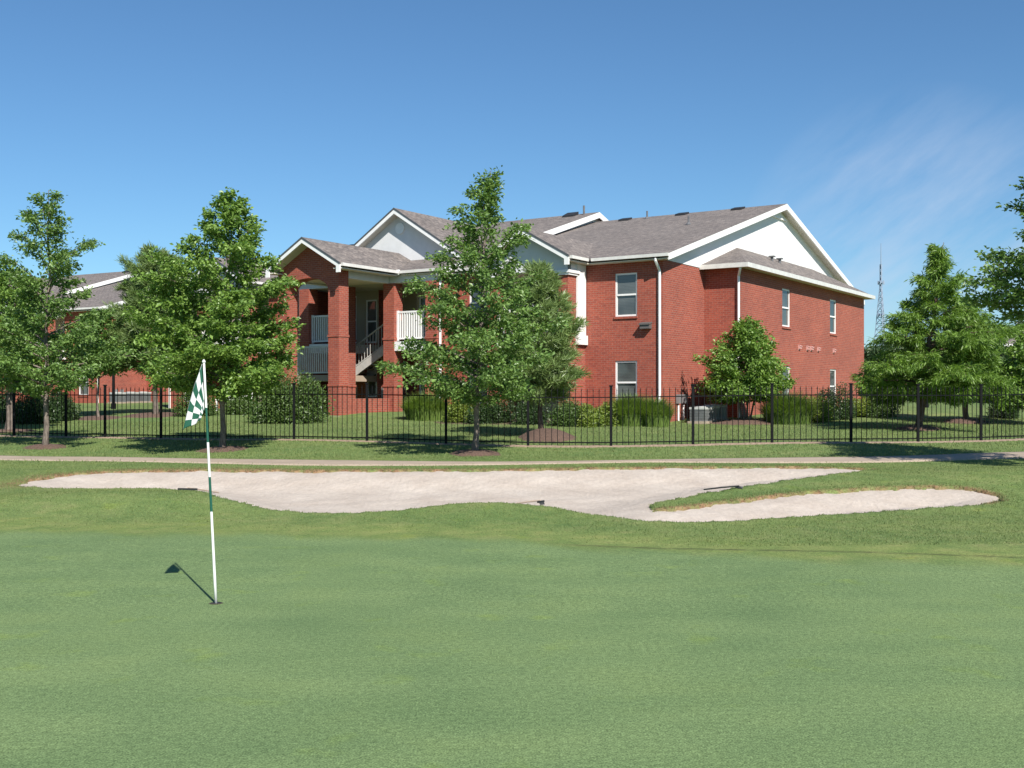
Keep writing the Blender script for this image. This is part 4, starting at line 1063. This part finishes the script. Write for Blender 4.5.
for k in range(n):
    a, b2 = 2*math.pi*k/n, 2*math.pi*(k+1)/n
    q = [(r*math.cos(t), r*math.sin(t), z) for r, t, z in ((.054, a, .005), (.054, b2, .005), (.060, b2, .003), (.060, a, .003))]
    mb.poly(*q)
r_ = mb.build('rim', plain('cup_rim', (.10, .085, .05), .8, .2), o)
tag(o, 'small dark golf hole at the foot of the flagstick', 'golf hole')

# ------------------------------------------------------------------ bunker rakes
M['rake'] = plain('rake_plastic', (.012, .013, .013), .5, .2); M['handle'] = plain('rake_handle', (.46, .36, .28), .6, .1); M['rake_grey'] = plain('rake_grey', (.10, .10, .105), .5, .2)
def rake(x, y, rz, label, head='rake', handle='handle', L_=1.45, w=.36, z=None, tilt=0, hand=True):
    t = empty('bunker_rake', (x, y, (gz(x, y) if z is None else z)+.02), rz); t.rotation_euler = (tilt, 0, rz)
    tag(t, label, 'rake', 'rakes lying round the bunker')
    mb = MB(); mb.bar((-w/2, 0, .02), (w/2, 0, .02), .035, .032)
    for k in range(9):
        xx_ = -w/2+.02+k*(w-.04)/8; mb.tube([(xx_, 0, .03), (xx_, -.03, -.03)], [.008, .004], 5)
    mb.build('rake_head', M[head], t)
    mb = MB(); mb.tube([(0, 0, .04), (0, L_*.5, .035), (0, L_, .02)], .013, 7); mb.build('handle', M[handle], t)
    return t
rx, ry = pix(187.5, 491.5); rake(rx, ry, -.15, 'black rake head lying on the grass lip at the left of the bunker', L_=1.3, w=.34, tilt=-.13)
rx, ry = pix(541, 504.5); rake(rx, ry+.05, .9, 'small dark rake on the middle front lip of the sand', L_=.5, w=.15, tilt=-.12)
hx, hy = pix(739, 489.5); ex, ey = pix(704, 494.2)
ang = math.atan2(-(ex-hx), ey-hy); rake(hx, hy, ang, 'grey headed rake with dark handle on the grass tongue', 'rake_grey', 'rake', L_=math.hypot(ex-hx, ey-hy), w=.15)

# ------------------------------------------------------------------ bench, lamp post, bollard, car, house, tower
def bench(px, Y):
    x = at(px, Y); t = empty('garden_bench', (x, Y, gz(x, Y)), -.12); tag(t, 'white slatted garden bench behind the trunk of the full oak', 'bench')
    mb = MB()
    for k in range(4): mb.box(-.72, .72, -.22+k*.12, -.12+k*.12, .44, .475)
    mb.build('seat', M['white'], t)
    mb = MB()
    for k in range(3): mb.box(-.72, .72, .24, .27, .55+k*.13, .65+k*.13)
    mb.build('backrest', M['white'], t)
    for sx in (-.66, .66):
        for sy, h in ((-.2, .44), (.25, .92)):
            mb = MB(); mb.box(sx-.035, sx+.035, sy-.035, sy+.035, -.05, h); mb.build('leg', M['white'], t)
        mb = MB(); mb.box(sx-.04, sx+.04, -.25, .28, .63, .67); mb.build('armrest', M['white'], t)
bench(234, 46.5)
x = at(113.5, 50); t = empty('lamp_post', (x, 50, gz(x, 50))); tag(t, 'slim dark lamp post by the distant air conditioners', 'lamp post')
mb = MB(); mb.tube([(0, 0, -.1), (0, 0, .25), (0, 0, .26), (0, 0, 2.3)], [.11, .11, .07, .055], 10); mb.build('pole', M['black'], t)
mb = MB(); mb.tube([(0, 0, 2.3), (0, 0, 2.36), (0, 0, 2.6), (0, 0, 2.72)], [.08, .12, .15, .04], 10); mb.build('lantern', M['black'], t)
x = at(926.5, 52); t = empty('bollard', (x, 52, gz(x, 52))); tag(t, 'dark metal bollard on the far lawn left of the white car', 'bollard')
mb = MB(); mb.tube([(0, 0, -.1), (0, 0, .62), (0, 0, .64)], [.11, .11, .13], 12); mb.build('post', M['black'], t)
mb = MB(); mb.tube([(0, 0, .64), (0, 0, .72), (0, 0, .78)], [.13, .13, .05], 12); mb.build('cap', M['actop'], t)
def car(px, Y, rz, label, paint):
    x = at(px, Y); t = empty('parked_car', (x, Y, gz(x, Y)+.02), rz); tag(t, label, 'car', 'cars parked in the far lot')
    prof = [(-2.2, .35), (-2.22, .65), (-2.1, .85), (-1.2, .95), (-.55, 1.38), (.75, 1.42), (1.45, 1.0), (2.1, .92), (2.22, .7), (2.2, .35)]
    mb = MB(); L1 = [(a, -.86 if z < 1 else -.66, z) for a, z in prof]; L2 = [(a, .86 if z < 1 else .66, z) for a, z in prof]
    mb.poly(*L1); mb.poly(*L2[::-1])
    for k in range(len(prof)): mb.poly(L1[k], L2[k], L2[(k+1) % len(prof)], L1[(k+1) % len(prof)])
    mb.build('body', M[paint], t)
    mb = MB()
    for s in (-1, 1): mb.poly((-.95, s*.80, 1.0), (1.25, s*.80, 1.02), (.65, s*.69, 1.34), (-.5, s*.69, 1.32))
    mb.poly((-1.15, -.76, .985), (-1.15, .76, .985), (-.6, .62, 1.36), (-.6, -.62, 1.36)); mb.poly((1.42, -.76, 1.03), (1.42, .76, 1.03), (.80, .62, 1.41), (.80, -.62, 1.41))
    mb.build('window', M['glass'], t)
    for a in (-1.35, 1.35):
        for s in (-1, 1):
            mb = MB(); mb.tube([(a, s*.70, .32), (a, s*.88, .32)], .32, 14); w = mb.build('wheel', M['vent'], t)
            mb = MB(); mb.tube([(a, s*.87, .32), (a, s*.89, .32)], .19, 12); mb.build('rim', M['actop'], w)
M['carwhite'] = plain('car_white', (.75, .76, .78), .25, .03); M['carred'] = plain('car_red', (.35, .05, .05), .3, .05); 
car(943, 100, .5, 'white car parked far off, seen between the cypress trunks', 'carwhite')
car(907, 104, .4, 'red car parked far off left of the white car', 'carred')
def house(px, Y, w, d, h, rh, rz, label, wallm):
    x = at(px, Y); t = empty('house', (x, Y, gz(x, Y)-.1), rz); tag(t, label, 'house', 'houses beyond the lawns')
    mb = MB(); mb.box(-w/2, w/2, -d/2, d/2, 0, h); mb.build('wall', M[wallm], t)
    mb = MB(); o_ = .4; a = [(-w/2-o_, -d/2-o_, h), (w/2+o_, -d/2-o_, h), (w/2+o_, d/2+o_, h), (-w/2-o_, d/2+o_, h)]; r0, r1 = (-w/2+d/2, 0, h+rh), (w/2-d/2, 0, h+rh)
    mb.poly(a[0], a[1], r1, r0); mb.poly(a[1], a[2], r1); mb.poly(a[2], a[3], r0, r1); mb.poly(a[3], a[0], r0); mb.poly(*a[::-1]); mb.build('roof', M['roof'], t)
    for k in range(3):
        u = -w/2+w*(k+.5)/3
        mb = MB(); mb.box(u-.55, u+.55, -d/2-.05, -d/2-.003, .9, 2.2); fw = mb.build('window', M['white'], t)
        mb = MB(); mb.box(u-.47, u+.47, -d/2-.07, -d/2-.052, .98, 2.12); mb.build('pane', M['glass'], fw)
    mb = MB(); mb.box(-w/2-o_-.05, w/2+o_+.05, -d/2-o_-.08, -d/2-o_, h-.12, h+.02); mb.build('fascia', M['white'], t)
house(1040, 72, 9, 8, 3.6, 1.7, .1, 'brown brick house with grey hip roof at the right edge', 'dark_brick')
house(990, 125, 14, 9, 5.0, 2.2, -.2, 'far pale house showing through the cypress boughs', 'stucco')
house(868, 130, 12, 9, 3.2, 2.0, -.1, 'low far house beside the apartment building corner', 'stucco')
# lattice mast
M['hazy_steel'] = plain('haze_blue_steel', (.22, .28, .37), .6, .1)  # distance haze painted into the bluish colour of the tower
x, Y = at(881, 620), 620.0; t = empty('radio_tower', (x, Y, 1.7)); tag(t, 'tall thin lattice radio tower on the horizon right of the building', 'tower')
Ht = (HZ-243)/f*Y; wb = 6.4; mb = MB(); n = 22; zz = [Ht*.86*k/n for k in range(n+1)]; hw = lambda z: max(.55, wb*(1-z/(Ht*.80))**1.0/1.0) if z < Ht*.72 else .6
cor = lambda z: [(hw(z)*math.cos(a), hw(z)*math.sin(a), z) for a in (.5, 2.594, 4.689)]
for z0, z1 in zip(zz[:-1], zz[1:]):
    c0, c1 = cor(z0), cor(z1)
    for k in range(3):
        mb.bar(c0[k], c1[k], .34, .34, (0, 1, 0)); mb.bar(c0[k], c1[(k+1) % 3], .2, .2, (0, 1, 0)); mb.bar(c0[(k+1) % 3], c1[k], .2, .2, (0, 1, 0)); mb.bar(c1[k], c1[(k+1) % 3], .2, .2)
mb.build('mast', M['hazy_steel'], t)
mb = MB(); mb.tube([(0, 0, Ht*.85), (0, 0, Ht)], [.28, .14], 8); mb.build('antenna', M['hazy_steel'], t)
for zf in (.52, .735):
    mb = MB(); z = Ht*zf; mb.tube([(0, 0, z), (0, 0, z+.8)], [1.5, 1.5], 10)
    for k in range(6): a = k*1.047; mb.box(1.7*math.cos(a)-.2, 1.7*math.cos(a)+.2, 1.7*math.sin(a)-.2, 1.7*math.sin(a)+.2, z-.7, z+1.4)
    mb.build('antenna_platform', M['hazy_steel'], t)

# ------------------------------------------------------------------ light, sky, camera
SUN = Vector((.38, -.92, 0)).normalized(); EL = math.radians(41)
sv = Vector((SUN.x*math.cos(EL), SUN.y*math.cos(EL), math.sin(EL)))
ld = bpy.data.lights.new('sun', 'SUN'); ld.energy = 4.2; ld.angle = math.radians(.53); ld.color = (1, .955, .88)
lo = bpy.data.objects.new('sun', ld); col.objects.link(lo); lo.rotation_euler = sv.to_track_quat('Z', 'Y').to_euler(); lo.location = (20, -40, 50)
w = bpy.data.worlds.new('World'); sc.world = w; w.use_nodes = True; nt = w.node_tree; bg = nt.nodes['Background']
sk = N(nt, 'ShaderNodeTexSky', sky_type='NISHITA'); sk.sun_disc = False; sk.sun_elevation = EL; sk.sun_rotation = math.atan2(SUN.x, SUN.y)
sk.air_density = 1.0; sk.dust_density = .15; sk.ozone_density = 2.2; sk.altitude = 100
tc = N(nt, 'ShaderNodeTexCoord').outputs['Generated']
mp = N(nt, 'ShaderNodeMapping'); mp.inputs['Rotation'].default_value = (0, math.radians(38), 0); nt.links.new(tc, mp.inputs[0])
mp2 = N(nt, 'ShaderNodeMapping'); mp2.inputs['Scale'].default_value = (2.0, 1, 7); nt.links.new(mp.outputs[0], mp2.inputs[0])
wn = noise(nt, mp2.outputs[0], 3.2, 7, .6)
dp = N(nt, 'ShaderNodeVectorMath', operation='DOT_PRODUCT'); nt.links.new(tc, dp.inputs[0]); dp.inputs[1].default_value = Vector((.362, 1, .112)).normalized()
msk = ramp(nt, dp.outputs['Value'], [(.988, (0, 0, 0)), (.9992, (1, 1, 1))])
cl = math_(nt, 'MULTIPLY', ramp(nt, wn, [(.36, (0, 0, 0)), (.68, (.5, .5, .5))]), msk)
nt.links.new(mix(nt, cl, mix(nt, 1.0, sk.outputs[0], (.365, .53, .645), 'MULTIPLY'), (3.5, 4.0, 4.9)), bg.inputs[0]); bg.inputs[1].default_value = .10
cam = bpy.data.cameras.new('camera'); co = bpy.data.objects.new('camera', cam); col.objects.link(co); sc.camera = co
co.location = (0, 0, CZ); co.rotation_euler = (math.radians(90), 0, 0)
cam.sensor_width = 36; cam.lens = 36*f/1024; cam.shift_y = (HZ-384)/1024; cam.clip_end = 5000; cam.clip_start = .1
sc.view_settings.view_transform = 'Standard'; sc.view_settings.look = 'None'; sc.view_settings.gamma = 1; sc.view_settings.exposure = .85
sc.render.engine = 'CYCLES'; sc.cycles.use_denoising = True; sc.cycles.max_bounces = 8
